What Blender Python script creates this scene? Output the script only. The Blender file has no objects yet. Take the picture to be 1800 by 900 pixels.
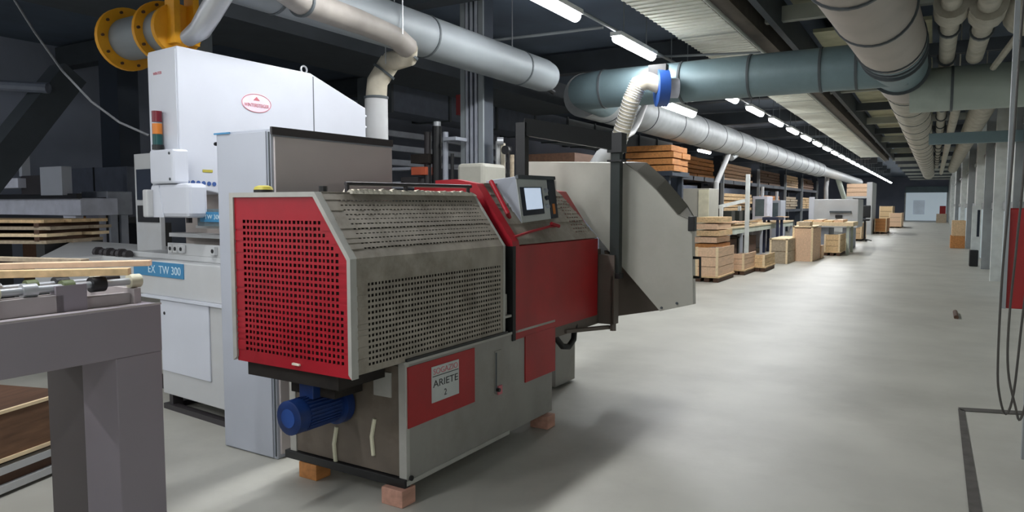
import bpy, bmesh, math, random
from mathutils import Vector, Matrix
import numpy as np
random.seed(7)
SC=bpy.context.scene; COL=SC.collection
# ---------------------------------------------------------------- camera (X right wall, Y along the aisle)
F=1260.; H=1.55; VP=(1640.,360.)
PIT=math.atan((450-VP[1])/F); AZ=math.atan((VP[0]-900)/math.hypot(F,450-VP[1]))
fh=Vector((-math.sin(AZ),math.cos(AZ),0)); RT=Vector((math.cos(AZ),math.sin(AZ),0))
FW=fh*math.cos(PIT)+Vector((0,0,-math.sin(PIT))); UP=RT.cross(FW); CP=Vector((0,0,H))
cd=bpy.data.cameras.new('camera'); cam=bpy.data.objects.new('camera',cd); COL.objects.link(cam)
cd.sensor_width=36; cd.lens=36*F/1800; cd.clip_start=.05; cd.clip_end=300
cam.matrix_world=Matrix(((RT.x,UP.x,-FW.x,CP.x),(RT.y,UP.y,-FW.y,CP.y),(RT.z,UP.z,-FW.z,CP.z),(0,0,0,1)))
SC.camera=cam
# ---------------------------------------------------------------- light
w=bpy.data.worlds.new('world'); SC.world=w; w.use_nodes=True
w.node_tree.nodes['Background'].inputs[0].default_value=(.5,.6,.75,1); w.node_tree.nodes['Background'].inputs[1].default_value=.35
SC.view_settings.view_transform='Standard'; SC.view_settings.look='None'; SC.view_settings.gamma=1
SC.view_settings.use_curve_mapping=False; SC.view_settings.exposure=-0.30
LAMP_X=-3.35; LAMP_W=46.0; LAMP_COL=(.93,.97,1.0)
def area(x,y,z,sx,sy,power,col=LAMP_COL,name='lamp_light',parent=None):
    l=bpy.data.lights.new(name,'AREA'); l.shape='RECTANGLE'; l.size=sx; l.size_y=sy; l.energy=power; l.color=col
    o=bpy.data.objects.new(name,l); o.location=(x,y,z); COL.objects.link(o)
    if parent: o.parent=parent; o.location=Vector((x,y,z))-parent.location
    return o
# ---------------------------------------------------------------- helpers
def ray(x,y): return RT*(x-900)-UP*(y-450)+FW*F
def atz(x,y,z): d=ray(x,y); return CP+d*((z-H)/d.z)
def atX(x,y,X): d=ray(x,y); return CP+d*(X/d.x)
def atY(x,y,Y): d=ray(x,y); return CP+d*(Y/d.y)
def atD(x,y,D): return CP+ray(x,y)*(D/F)
class Fr:
    def __init__(s,O,ang):
        s.O=Vector((O[0],O[1],0)); s.a=math.radians(ang)
        s.u=Vector((math.sin(s.a),math.cos(s.a),0)); s.v=Vector((-math.cos(s.a),math.sin(s.a),0)); s.rz=-s.a
    def p(s,u,v,z): return s.O+s.u*u+s.v*v+Vector((0,0,z))
    def loc(s,P): Q=P-s.O; return (Q.dot(s.u),Q.dot(s.v),Q.z)
    def side(s,x,y,v=0): d=ray(x,y); return s.loc(CP+d*((v-(CP-s.O).dot(s.v))/d.dot(s.v)))
    def end(s,x,y,u=0): d=ray(x,y); return s.loc(CP+d*((u-(CP-s.O).dot(s.u))/d.dot(s.u)))
WF=Fr((0,0),0)
MAT={}
def lin(c):
    c=c/255.; return c/12.92 if c<=.04045 else ((c+.055)/1.055)**2.4
def mat(name,rgb,rough=.5,metal=0.,noise=.12,scale=6.,bump=.0,dirt=None,dirt_amt=.0,emit=0.,stretch=None,spec=.5):
    if name in MAT: return MAT[name]
    m=bpy.data.materials.new(name); m.use_nodes=True; nt=m.node_tree; b=nt.nodes['Principled BSDF']
    base=[lin(c) for c in rgb]+[1]
    b.inputs['Roughness'].default_value=rough; b.inputs['Metallic'].default_value=metal
    b.inputs['Specular IOR Level'].default_value=spec
    tc=nt.nodes.new('ShaderNodeTexCoord'); mp=nt.nodes.new('ShaderNodeMapping'); nt.links.new(tc.outputs['Object'],mp.inputs[0])
    if stretch: mp.inputs['Scale'].default_value=stretch
    n=nt.nodes.new('ShaderNodeTexNoise'); n.inputs['Scale'].default_value=scale; n.inputs['Detail'].default_value=5
    nt.links.new(mp.outputs[0],n.inputs[0])
    r=nt.nodes.new('ShaderNodeValToRGB'); r.color_ramp.elements[0].position=.3; r.color_ramp.elements[1].position=.7
    r.color_ramp.elements[0].color=[c*(1-noise) for c in base[:3]]+[1]; r.color_ramp.elements[1].color=[min(1,c*(1+noise)) for c in base[:3]]+[1]
    nt.links.new(n.outputs[0],r.inputs[0]); out=r.outputs[0]
    if dirt:
        n2=nt.nodes.new('ShaderNodeTexNoise'); n2.inputs['Scale'].default_value=scale*.45; n2.inputs['Detail'].default_value=8; n2.inputs['Roughness'].default_value=.7
        nt.links.new(mp.outputs[0],n2.inputs[0])
        r2=nt.nodes.new('ShaderNodeValToRGB'); r2.color_ramp.elements[0].position=.48; r2.color_ramp.elements[1].position=.75
        r2.color_ramp.elements[0].color=(0,0,0,1); r2.color_ramp.elements[1].color=(dirt_amt,)*3+(1,)
        nt.links.new(n2.outputs[0],r2.inputs[0])
        mx=nt.nodes.new('ShaderNodeMix'); mx.data_type='RGBA'; nt.links.new(r2.outputs[0],mx.inputs[0]); nt.links.new(out,mx.inputs[6])
        mx.inputs[7].default_value=[lin(c) for c in dirt]+[1]; out=mx.outputs[2]
    nt.links.new(out,b.inputs['Base Color'])
    if bump:
        bp=nt.nodes.new('ShaderNodeBump'); bp.inputs['Strength'].default_value=bump; bp.inputs['Distance'].default_value=.01
        nt.links.new(n.outputs[0],bp.inputs['Height']); nt.links.new(bp.outputs[0],b.inputs['Normal'])
    if emit:
        b.inputs['Emission Color'].default_value=base; b.inputs['Emission Strength'].default_value=emit
    MAT[name]=m; return m
class MB:
    def __init__(s): s.V=[]; s.Fc=[]; s.mods=[]; s.sm=False
    def add(s,vs,fs):
        o=len(s.V); s.V+=[Vector(v) for v in vs]; s.Fc+=[tuple(i+o for i in f) for f in fs]; return s
    def hexa(s,b,t): # bottom 4, top 4
        return s.add(list(b)+list(t),[(3,2,1,0),(4,5,6,7),(0,1,5,4),(1,2,6,5),(2,3,7,6),(3,0,4,7)])
    def box(s,fr,u0,u1,v0,v1,z0,z1):
        q=[(u0,v0),(u1,v0),(u1,v1),(u0,v1)]
        return s.hexa([fr.p(u,v,z0) for u,v in q],[fr.p(u,v,z1) for u,v in q])
    def prism(s,pts,ext):
        n=len(pts); ext=Vector(ext); a=[Vector(p) for p in pts]; b=[p+ext for p in a]
        return s.add(a+b,[tuple(range(n))[::-1],tuple(range(n,2*n))]+[(i,(i+1)%n,(i+1)%n+n,i+n) for i in range(n)])
    def tube(s,path,r,seg=16,caps=True,closed=False):
        P=[Vector(p) for p in path]; n=len(P); rr=r if isinstance(r,(list,tuple)) else [r]*n
        rings=[]; prev=None
        for i in range(n):
            if closed: t=(P[(i+1)%n]-P[i-1])
            elif i==0: t=P[1]-P[0]
            elif i==n-1: t=P[-1]-P[-2]
            else: t=(P[i+1]-P[i]).normalized()+(P[i]-P[i-1]).normalized()
            t.normalize()
            if prev is None:
                a=Vector((0,0,1)) if abs(t.z)<.9 else Vector((1,0,0)); x=t.cross(a).normalized()
            else: x=(prev-t*prev.dot(t)).normalized()
            prev=x; y=t.cross(x)
            rings.append([P[i]+(x*math.cos(k*2*math.pi/seg)+y*math.sin(k*2*math.pi/seg))*rr[i] for k in range(seg)])
        vs=[v for r_ in rings for v in r_]; fs=[]
        for i in range(n if closed else n-1):
            j=(i+1)%n
            for k in range(seg): fs.append((i*seg+k,i*seg+(k+1)%seg,j*seg+(k+1)%seg,j*seg+k))
        if caps and not closed: fs+=[tuple(range(seg))[::-1],tuple(range((n-1)*seg,n*seg))]
        s.sm=True; return s.add(vs,fs)
    def bar(s,a,b,w,h): # rectangular bar between two points
        a=Vector(a);b=Vector(b);t=(b-a).normalized();x=t.cross(Vector((0,0,1)))
        if x.length<.05: x=Vector((1,0,0))
        x.normalize(); y=x.cross(t).normalized()
        q=[(-w/2,-h/2),(w/2,-h/2),(w/2,h/2),(-w/2,h/2)]
        return s.hexa([a+x*i+y*j for i,j in q],[b+x*i+y*j for i,j in q])
    def perf(s,org,eu,ev,poly,pu,pv,hu,hv,reg,off=None):
        """flat panel with real holes; poly convex in local (a,b); reg=(mleft,mright,b0,b1) hole area"""
        org=Vector(org); eu=Vector(eu); ev=Vector(ev)
        def ext(b):
            xs=[]
            for i in range(len(poly)):
                (x0,y0),(x1,y1)=poly[i],poly[(i+1)%len(poly)]
                if abs(y1-y0)<1e-9:
                    if abs(b-y0)<1e-6: xs+=[x0,x1]
                elif min(y0,y1)-1e-9<=b<=max(y0,y1)+1e-9: xs.append(x0+(x1-x0)*(b-y0)/(y1-y0))
            return min(xs),max(xs)
        bmin=min(p[1] for p in poly); bmax=max(p[1] for p in poly)
        Q=lambda a,b: org+eu*a+ev*b
        def strip(b0,b1):
            cuts=[b0]+sorted(p[1] for p in poly if b0+1e-6<p[1]<b1-1e-6)+[b1]
            for c0,c1 in zip(cuts,cuts[1:]):
                l0,r0=ext(c0);l1,r1=ext(c1)
                s.add([Q(l0,c0),Q(r0,c0),Q(r1,c1),Q(l1,c1)],[(0,1,2,3)])
        b=bmin; ml,mr,rb0,rb1=reg
        n=int((rb1-rb0)/pv)
        for k in range(n):
            h0=rb0+k*pv+(pv-hv)/2; h1=h0+hv
            strip(b,h0); b=h1
            l0,r0=ext(h0);l1,r1=ext(h1); L=max(l0,l1)+ml; R=min(r0,r1)-mr
            a0=math.ceil(L/pu)*pu; cnt=int((R-a0)/pu)
            if cnt<1: strip(h0,h1); continue
            x=None
            for j in range(cnt):
                xa=a0+j*pu; xb=xa+hu
                if x is None: s.add([Q(l0,h0),Q(xa,h0),Q(xa,h1),Q(l1,h1)],[(0,1,2,3)])
                else: s.add([Q(x,h0),Q(xa,h0),Q(xa,h1),Q(x,h1)],[(0,1,2,3)])
                x=xb
            s.add([Q(x,h0),Q(r0,h0),Q(r1,h1),Q(x,h1)],[(0,1,2,3)])
        strip(b,bmax); return s
    def build(s,name,m,parent=None,loc=None,bevel=0,solid=0,**tags):
        me=bpy.data.meshes.new(name)
        mw=WMAT.get(parent.name,Matrix()) if parent else Matrix.Translation(Vector(loc) if loc is not None else centre(s.V))
        inv=mw.inverted()
        me.from_pydata([tuple(inv@v) for v in s.V],[],s.Fc); me.update()
        bm=bmesh.new(); bm.from_mesh(me); bmesh.ops.recalc_face_normals(bm,faces=bm.faces); bm.to_mesh(me); bm.free()
        o=bpy.data.objects.new(name,me); COL.objects.link(o)
        if parent: o.parent=parent
        else: o.matrix_world=mw
        WMAT[o.name]=mw
        me.materials.append(mat_get(m))
        if s.sm:
            me.polygons.foreach_set('use_smooth',[True]*len(me.polygons))
            me.set_sharp_from_angle(angle=math.radians(35))
        if solid: k=o.modifiers.new('s','SOLIDIFY'); k.thickness=solid
        if bevel: k=o.modifiers.new('b','BEVEL'); k.width=bevel; k.segments=2; k.limit_method='ANGLE'
        for a,b in tags.items(): o[a]=b
        return o
WMAT={}
def mat_get(m): return MAT[m] if isinstance(m,str) else m
def centre(V):
    return Vector(((min(v.x for v in V)+max(v.x for v in V))/2,(min(v.y for v in V)+max(v.y for v in V))/2,min(v.z for v in V)))
def thing(name,label,cat,loc,rz=0,group=None):
    o=bpy.data.objects.new(name,None); COL.objects.link(o); o.location=loc; o.rotation_euler=(0,0,rz); o.empty_display_size=.1
    WMAT[o.name]=Matrix.Translation(Vector(loc))@Matrix.Rotation(rz,4,'Z')
    o['label']=label; o['category']=cat
    if group: o['group']=group
    return o
def text(body,size,P,eu,ev,m,parent,name='lettering',width=None,ext=.0008):
    """flat raised lettering, baseline start at P, running along eu, up ev"""
    c=bpy.data.curves.new(name,'FONT'); c.body=body; c.size=size; c.extrude=ext
    t=bpy.data.objects.new(name+'_tmp',c); COL.objects.link(t)
    dg=bpy.context.evaluated_depsgraph_get(); me=bpy.data.meshes.new_from_object(t.evaluated_get(dg))
    bpy.data.objects.remove(t); me.name=name
    eu=Vector(eu).normalized(); ev=Vector(ev).normalized(); n=eu.cross(ev)
    xs=[v.co.x for v in me.vertices]; sx=(width/(max(xs)-min(xs))) if width else 1
    inv=WMAT[parent.name].inverted()
    for v in me.vertices:
        v.co=inv@(Vector(P)+eu*v.co.x*sx+ev*v.co.y+n*v.co.z)
    me.materials.clear(); me.materials.append(mat_get(m)); o=bpy.data.objects.new(name,me); COL.objects.link(o); o.parent=parent
    WMAT[o.name]=WMAT[parent.name]; return o
def boxpx(xl,xr,yt,yb,depth,zb=0,Y=None):
    """world box whose near face covers that part of the photo; returns x0,x1,y0,y1,z0,z1"""
    a=atz(xr,yb,zb) if Y is None else atY(xr,yb,Y)
    b=atY(xl,yb,a.y); c=atY(xr,yt,a.y)
    return (b.x,a.x,a.y,a.y+depth,a.z,c.z)
def wbox(mb,b):
    x0,x1,y0,y1,z0,z1=b
    if x1>1.03 and y0<YF and y0>13: x0-=x1-1.03; x1=1.03
    z0=max(z0,0); return mb.box(WF,y0,y1,-x1,-x0,z0,z1)
# ---------------------------------------------------------------- materials
mat('floor_m',(178,176,167),.42,0,.10,1.3,.04,(120,116,106),.35)
mat('ceil_m',(84,96,112),.8,0,.2,1); mat('wall_left_m',(128,134,150),.8,0,.15,.8); mat('wall_right_m',(205,210,206),.6,0,.08,1)
mat('door_m',(205,220,226),.5,0,.05,1); mat('faded_glow',(182,196,208),.5,0,.2,1,emit=.38); mat('door_glow_m',(200,216,226),.5,0,.05,1,emit=.45); mat('steel_grey',(146,150,152),.5,.2,.1,4)  # emission on the door sheet and its marks is added glow, not a lamp
mat('red',(160,20,36),.42,0,.12,3,0,(110,20,25),.4); mat('red_side',(158,18,24),.42,0,.12,3,0,(90,24,24),.4); mat('redm',(140,25,28),.45,0,.15,3,0,(90,40,36),.5)
mat('frame_grey',(168,166,160),.5,0,.08,5,0,(120,112,100),.4)
mat('mesh_grey',(150,142,131),.55,.1,.18,7,.05,(84,74,60),.8)
mat('base_grey',(142,139,134),.5,0,.08,4,0,(105,98,90),.5)
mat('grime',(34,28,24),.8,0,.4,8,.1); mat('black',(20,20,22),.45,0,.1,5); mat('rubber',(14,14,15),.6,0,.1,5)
mat('grease_panel',(104,94,84),.6,0,.2,4,0,(78,66,48),.9)
mat('motor_blue',(18,48,104),.42,0,.15,10,0,(20,30,50),.5)
mat('cab_grey',(172,176,186),.5,0,.04,2); mat('cab_side',(186,178,177),.5,0,.05,2); mat('dark_strip',(50,46,48),.5,0,.1,4)
mat('white',(200,203,212),.4,0,.03,3); mat('offwhite',(188,189,190),.45,0,.05,3,0,(170,160,150),.3)
mat('throat',(168,158,152),.6,0,.1,4); mat('hood_grey',(172,170,160),.5,0,.05,3,0,(140,136,120),.35); mat('hood_edge',(112,108,100),.55,0,.08,3); mat('brownplate',(98,88,80),.6,0,.1,3)
mat('post_green',(40,46,44),.5,.2,.1,4)
mat('label_blue',(58,128,172),.4,0,.05,4); mat('label_white',(186,190,188),.4,0,.05,6); mat('ink',(40,40,44),.5); mat('ink_white',(200,220,232),.5); mat('ink_red',(196,108,118),.5); mat('ink_blue',(60,90,150),.5)
mat('pink_oval',(232,214,226),.5); mat('yellow',(232,164,30),.45,0,.1,5,0,(190,110,30),.4); mat('dullyellow',(180,168,70),.5)
mat('duct_grey',(134,140,144),.55,.2,.06,2); mat('duct_galv',(158,162,164),.55,.25,.12,5,.02); mat('duct_teal',(112,132,138),.5,.15,.1,2,0,(84,96,96),.5)
mat('duct_green',(160,170,162),.45,.1,.1,2,0,(110,112,100),.5); mat('duct_warm',(168,160,152),.55,.1,.08,2,.02); mat('insul',(176,172,160),.8,0,.15,6,.3,(120,108,88),.5)
mat('branch_warm',(142,136,130),.6,0,.15,5); mat('flex_cream',(186,178,160),.6,0,.1,10,.1); mat('seam',(74,80,84),.6)
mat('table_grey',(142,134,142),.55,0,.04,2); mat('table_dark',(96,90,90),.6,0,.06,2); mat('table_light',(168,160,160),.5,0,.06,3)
mat('silver',(180,182,186),.38,.55,.05,5); mat('roller_green',(86,96,60),.5); mat('cream',(206,202,178),.5)
def wood(name,rgb,n=.22): return mat(name,rgb,.7,0,n,3.,.1,stretch=(9,1.2,9))
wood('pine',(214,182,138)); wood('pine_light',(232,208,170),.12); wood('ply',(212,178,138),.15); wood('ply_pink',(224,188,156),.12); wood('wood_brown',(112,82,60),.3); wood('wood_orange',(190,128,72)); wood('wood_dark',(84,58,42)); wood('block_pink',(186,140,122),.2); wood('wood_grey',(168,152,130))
mat('rack_dark',(50,58,70),.6,.1,.1,3); mat('post_light',(208,212,210),.5); mat('tarp',(188,196,184),.8,0,.1,5); mat('dust',(220,212,196),.95,0,.1,20,.3)
mat('lamp_body',(205,208,210),.5); mat('tube_emit',(255,255,255),.4,0,0,1,emit=42.); mat('screen_off',(30,38,52),.3); mat('screen_emit',(190,205,225),.4,0,.1,40,emit=.9)
mat('panel_white',(196,198,188),.6,.1,.07,3,.02,(160,156,140),.5); mat('beam_brown',(74,66,56),.8,0,.25,5,.1); mat('beam_dark',(56,62,68),.7,0,.15,3); mat('beam_light',(150,154,146),.6,0,.1,3); mat('panel_olive',(168,168,140),.7,0,.15,3,0,(110,106,84),.6)
mat('navy',(30,38,66),.5); mat('indigo',(36,72,140),.4,0,.1,5); mat('orange_red',(196,92,60),.6); mat('amber',(206,120,40),.35); mat('lamp_red',(110,20,36),.3); mat('lamp_green',(20,70,70),.3)
mat('trench',(78,74,70),.9,0,.3,9,.2); mat('cable',(66,62,58),.5); mat('cable_grey',(110,112,116),.5); mat('bg_mid',(150,154,164),.5); mat('bg_dark',(92,98,112),.6); mat('bg_light',(204,206,220),.5)
mat('smoked',(90,104,110),.2); mat('red_box',(150,22,24),.45,0,.1,3)
# ================================================================ SETTING
XL,XR,YB,YF,ZC=-13.5,1.25,-7.,82.,4.35
def struct(mb,name,m,**k): return mb.build(name,m,loc=(0,0,0),kind='structure',**k)
floor=struct(MB().box(WF,YB,YF,-XR-.1,-XL+.1,-.1,0),'floor','floor_m')
struct(MB().box(WF,YB,YF,-XR-.1,-XL+.1,ZC,ZC+.1),'ceiling','ceil_m')
struct(MB().box(WF,YB,YF,-XL,-XL+.1,0,ZC),'wall_left','wall_left_m')
wr=struct(MB().box(WF,YB,YF,-XR-.1,-XR,0,ZC),'wall_right','wall_right_m')
struct(MB().box(WF,YF,YF+.1,-XR-.1,-XL+.1,0,ZC),'wall_far','wall_left_m')
struct(MB().box(WF,YB-.1,YB,-XR-.1,-XL+.1,0,ZC),'wall_back','wall_right_m')
# far door, brightened by emission added to its sheet and marks
dr=struct(MB().box(WF,YF-.12,YF,-1.2,2.35,0,2.75),'door_1','door_glow_m')
MB().box(WF,YF-.2,YF,-1.2,2.45,2.75,3.35).build('lintel','duct_teal',dr)
for v in (-1.25,2.35): MB().box(WF,YF-.2,YF,v,v+.12,0,2.75).build('door_frame','post_light',dr)
MB().box(WF,YF-.14,YF-.12,.7,1.7,.6,2.).build('faded_marks','faded_glow',dr)
# floor joints / trench line
tl=MB(); a=atz(1684,718,.004); b=atz(1695,718,.004); c=atz(1716,905,.004); d=atz(1703,905,.004)
tl.prism([a,b,Vector((c.x+.03,3.6,.004)),Vector((d.x,3.6,.004))],(0,0,.001))
tl.prism([atz(1684,716,.004),atz(1690,722,.004),Vector((1.2,6.55,.004)),Vector((1.2,6.68,.004))],(0,0,.001))
tl.build('floor_groove','trench',floor)
MB().tube([atz(1679,548,.02),atz(1681,558,.02)],.03,8).build('bolt_stub','wood_dark',floor)
# ================================================================ MAIN MACHINE (frame M: u away along machine, v left, z up)
O=atz(715,855,.10); M=Fr((O.x,O.y),1.3)
mc=thing('woodworking_machine','red and grey moulding machine with perforated guards in the middle of the picture','machine',M.p(0,0,0.09),M.rz)
u0,u1=-.37,.95
# base
b=MB().box(M,.02,1.57,0,.85,.11,.74); b.build('base','base_grey',mc,bevel=.004)
for v_ in (0,.82): MB().box(M,0,.03,v_,v_+.05,.10,.745).build('corner_post','frame_grey',mc,bevel=.003)
MB().box(M,.008,.02,.05,.82,.14,.72).build('end_panel','grease_panel',mc)
MB().box(M,-.015,.03,.0,.9,.09,.135).build('skid_channel','black',mc,bevel=.003)
MB().box(M,-.02,1.6,-.006,.0,.735,.75).box(M,.0,1.0,-.004,.0,.10,.125).build('base_ledge','frame_grey',mc)
MB().box(M,.0,.97,-.012,.03,.75,.765).build('gap_strip','black',mc)
MB().tube([M.p(.03,-.002,.135),M.p(.03,-.012,.135)],.014,12).build('bolt','black',mc)
for (vv,zz) in ((.22,.42),(.50,.33)):
    MB().tube([M.p(.006,vv,zz),M.p(.004,vv+.02,zz-.1),M.p(.004,vv+.01,zz-.2)],.012,8).build('drip_pipe','cream',mc)
MB().box(M,0.0,.012,.1,.22,.55,.68).build('cover_plate','frame_grey',mc)
pl=MB().box(M,.012,.612,-.006,0,.40,.72).build('name_panel','red_side',mc,label='red panel behind the white name plate')
lb=MB().box(M,.203,.45,-.010,-.006,.488,.684).build('name_plate','label_white',pl,bevel=.001)
n=M.u; up=Vector((0,0,1))
MB().box(M,.210,.443,-.0112,-.010,.628,.632).build('plate_rule','ink',pl)
text('SOGAZIO',.045,M.p(.215,-.0105,.640),n,up,'ink_red',pl,width=.22)
text('ARIETE',.055,M.p(.213,-.0105,.570),n,up,'ink',pl,width=.225)
text('2',.05,M.p(.31,-.0105,.510),n,up,'ink',pl)
MB().box(M,1.19,1.60,-.008,0,.39,.70).build('side_panel','red_side',mc)
sl=MB().box(M,.83,.90,-.006,0,.40,.66).build('gauge_slot','base_grey',mc)
MB().box(M,.835,.845,-.010,-.006,.41,.65).build('slot_edge','seam',sl)
MB().box(M,.855,.90,-.014,-.006,.385,.44).build('slot_tag','ink_red',sl)
MB().tube([M.p(.845,-.01,.42),M.p(.845,-.03,.42)],.012,10).build('slot_knob','black',sl)
# housing inner
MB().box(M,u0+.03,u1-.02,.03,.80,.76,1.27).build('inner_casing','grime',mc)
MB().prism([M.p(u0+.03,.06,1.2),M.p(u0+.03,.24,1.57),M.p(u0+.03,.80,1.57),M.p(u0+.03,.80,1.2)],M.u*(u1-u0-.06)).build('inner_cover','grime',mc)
# end face frame
fw=.022
outer=[(0,.735),(0,1.30),(.225,1.612),(.85,1.612),(.85,.735)]
inner=[(fw,.757),(fw,1.293),(.236,1.588),(.82,1.588),(.82,.757)]
fr=MB()
for i in range(5):
    j=(i+1)%5; q=[outer[i],outer[j],inner[j],inner[i]]
    if i==4: continue
    fr.prism([M.p(u0-.012,v,z) for v,z in q],M.u*.045)
fr.build('guard_frame','frame_grey',mc)
# red end panel (a = v, b = z)
ep=MB(); ep.perf(M.p(u0,0,0),M.v,up,[(.0,.735),(.826,.735),(.826,1.59),(.232,1.59),(.012,1.297)],.0285,.0300,.0165,.0165,(.05,.045,.79,1.50))
ep.build('perforated_end_panel','red',mc,solid=.003)
MB().prism([M.p(u0-.016,.35,.762),M.p(u0-.016,.40,.762),M.p(u0-.016,.40,.772),M.p(u0-.016,.35,.77)],M.u*.012).build('scuff','dust',mc)
# side mesh lower
sp=MB(); sp.perf(M.p(u0+.03,0.001,0),M.u,up,[(0,.75),(u1-u0-.03,.75),(u1-u0-.03,1.30),(0,1.30)],.0245,.0275,.0150,.0135,(.05,.03,.775,1.205))
sp.build('perforated_side_guard','mesh_grey',mc,solid=.002)
ch=(M.v*.225+up*.312); cl=ch.length
cp=MB(); cp.perf(M.p(u0+.03,0,1.30),M.u,ch/cl,[(0,0),(u1-u0-.03,0),(u1-u0-.03,cl),(0,cl)],.028,.028,.017,.007,(.07,.05,.04,cl-.02))
cp.build('slanted_guard','mesh_grey',mc,solid=.002)
MB().box(M,u0+.03,u1,.22,.85,1.600,1.612).build('top_cover','mesh_grey',mc)
MB().box(M,u1-.02,u1,-.004,.01,.75,1.3).prism([M.p(u1-.02,-.004,1.3),M.p(u1-.02,.22,1.615),M.p(u1-.02,.24,1.60),M.p(u1-.02,.01,1.29)],M.u*.02).build('guard_edge','frame_grey',mc)
# rail, sawdust and beacon on top
r=MB(); r.tube([M.p(-.16,.24,1.655),M.p(.93,.24,1.665)],.011,8)
for uu in (-.15,.3,.9): r.tube([M.p(uu,.24,1.655),M.p(uu,.24,1.605)],.012,8)
r.build('top_rail','dark_strip',mc)
sd=MB()
for k in range(26):
    uu=-.12+k*.042+random.uniform(-.01,.01); s_=random.uniform(.008,.022)
    sd.tube([M.p(uu,.245,1.605),M.p(uu,.245,1.61+s_*.6),M.p(uu+.005,.245,1.61+s_)],[.042,.034,.012],9)
sd.build('sawdust','dust',mc,kind='stuff')
MB().tube([M.p(-.30,.25,1.612),M.p(-.30,.25,1.64)],.02,8).build('hinge_knob','black',mc)
e=M.end(463,324,-.15); by=MB().tube([M.p(-.15,e[1],1.612),M.p(-.15,e[1],1.632)],.052,20).build('beacon_base','black',mc)
MB().tube([M.p(-.15,e[1],1.632),M.p(-.15,e[1],1.648),M.p(-.15,e[1],1.655)],[.052,.045,.025],20).build('beacon_dome','dullyellow',mc,label='flat yellow dome on black ring')
# motor
e=M.end(509,735,-.36); mv_,mz_=e[1],e[2]; R=.088
P=lambda u: M.p(u,mv_,mz_)
mo=MB().tube([P(-.30),P(-.06)],R*.93,28).build('motor','motor_blue',mc,label='blue electric motor')
MB().tube([P(-.37),P(-.365),P(-.30)],[R*.86,R,R],28).build('fan_cover','motor_blue',mo)
g=MB(); g.tube([P(-.372),P(-.366)],R*.55,20); g.build('fan_grille','indigo',mo)
f=MB()
for k in range(28):
    a=k*2*math.pi/28; dv,dz=math.cos(a),math.sin(a)
    f.bar(M.p(-.29,mv_+dv*R*.96,mz_+dz*R*.96),M.p(-.08,mv_+dv*R*.96,mz_+dz*R*.96),.005,.008)
f.build('cooling_fins','motor_blue',mo)
MB().tube([P(-.06),P(-.01)],R*1.25,28).build('motor_flange','motor_blue',mo)
MB().box(M,-.25,-.12,mv_-.05,mv_+.05,mz_+R*.85,mz_+R+.06).build('terminal_box','motor_blue',mo,bevel=.004)
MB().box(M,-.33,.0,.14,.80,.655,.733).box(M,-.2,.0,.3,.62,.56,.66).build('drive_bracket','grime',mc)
MB().tube([M.p(-.2,.72,.66),M.p(-.2,.70,.62)],.018,8).build('drain_nozzle','cream',mc)
# middle red section
a0,a1=1.065,2.30
MB().box(M,u1,a0,.05,.8,.745,1.25).prism([M.p(u1,.08,1.24),M.p(u1,.3,1.58),M.p(u1,.8,1.58),M.p(u1,.8,1.24)],M.u*(a0-u1)).build('joint_bellows','rubber',mc)
MB().tube([M.p(1.0,0.03,.86),M.p(1.0,.03,.99)],.012,8).box(M,.955,1.06,.0,.03,.845,.86).build('latch','frame_grey',mc)
prof=[(0,.695),(0,1.29),(.27,1.665),(.44,1.695),(.83,1.69),(.83,.695)]
MB().prism([M.p(a0+.03,v+(.01 if v<.1 else 0),z-.012) for v,z in prof],M.u*(a1-a0-.04)).build('middle_body','redm',mc)
MB().box(M,a0,a1,-.006,.006,.69,1.29).build('side_cover','red_side',mc,bevel=.005)
rim=MB(); pr=[(-.006,1.28),(.0,1.31),(.27,1.675),(.44,1.705),(.60,1.70)]
for (v0_,z0_),(v1_,z1_) in zip(pr,pr[1:]): rim.hexa([M.p(a0-.03,v0_,z0_-.07),M.p(a0+.05,v0_,z0_-.07),M.p(a0+.05,v0_,z0_+.012),M.p(a0-.03,v0_,z0_+.012)],[M.p(a0-.03,v1_,z1_-.07),M.p(a0+.05,v1_,z1_-.07),M.p(a0+.05,v1_,z1_+.012),M.p(a0-.03,v1_,z1_+.012)])
rim.build('arched_rim','red',mc)
MB().box(M,a0-.035,a0,-.01,.06,.69,1.29).build('black_seal','rubber',mc)
ch=(M.v*.27+up*.375); cl=ch.length
MB().perf(M.p(a0+.05,0,1.295),M.u,ch/cl,[(0,0),(a1-a0-.05,0),(a1-a0-.20,cl*.85),(a1-a0-.26,cl),(0,cl)],.04,.032,.022,.010,(.85,.02,.05,cl-.05)).build('slanted_cover','mesh_grey',mc,solid=.004)
MB().box(M,a0+.05,a1-.26,.265,.83,1.668,1.692).build('top_plate','mesh_grey',mc)
MB().tube([M.p(a0+.03,.02,1.345),M.p(1.30,.03,1.37),M.p(1.62,.05,1.40),M.p(1.72,.06,1.40)],.009,8).build('red_rod','red',mc)
MB().tube([M.p(1.62,.04,1.42),M.p(1.70,.02,1.40)],.013,8).build('clamp_handle','red',mc)
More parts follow.
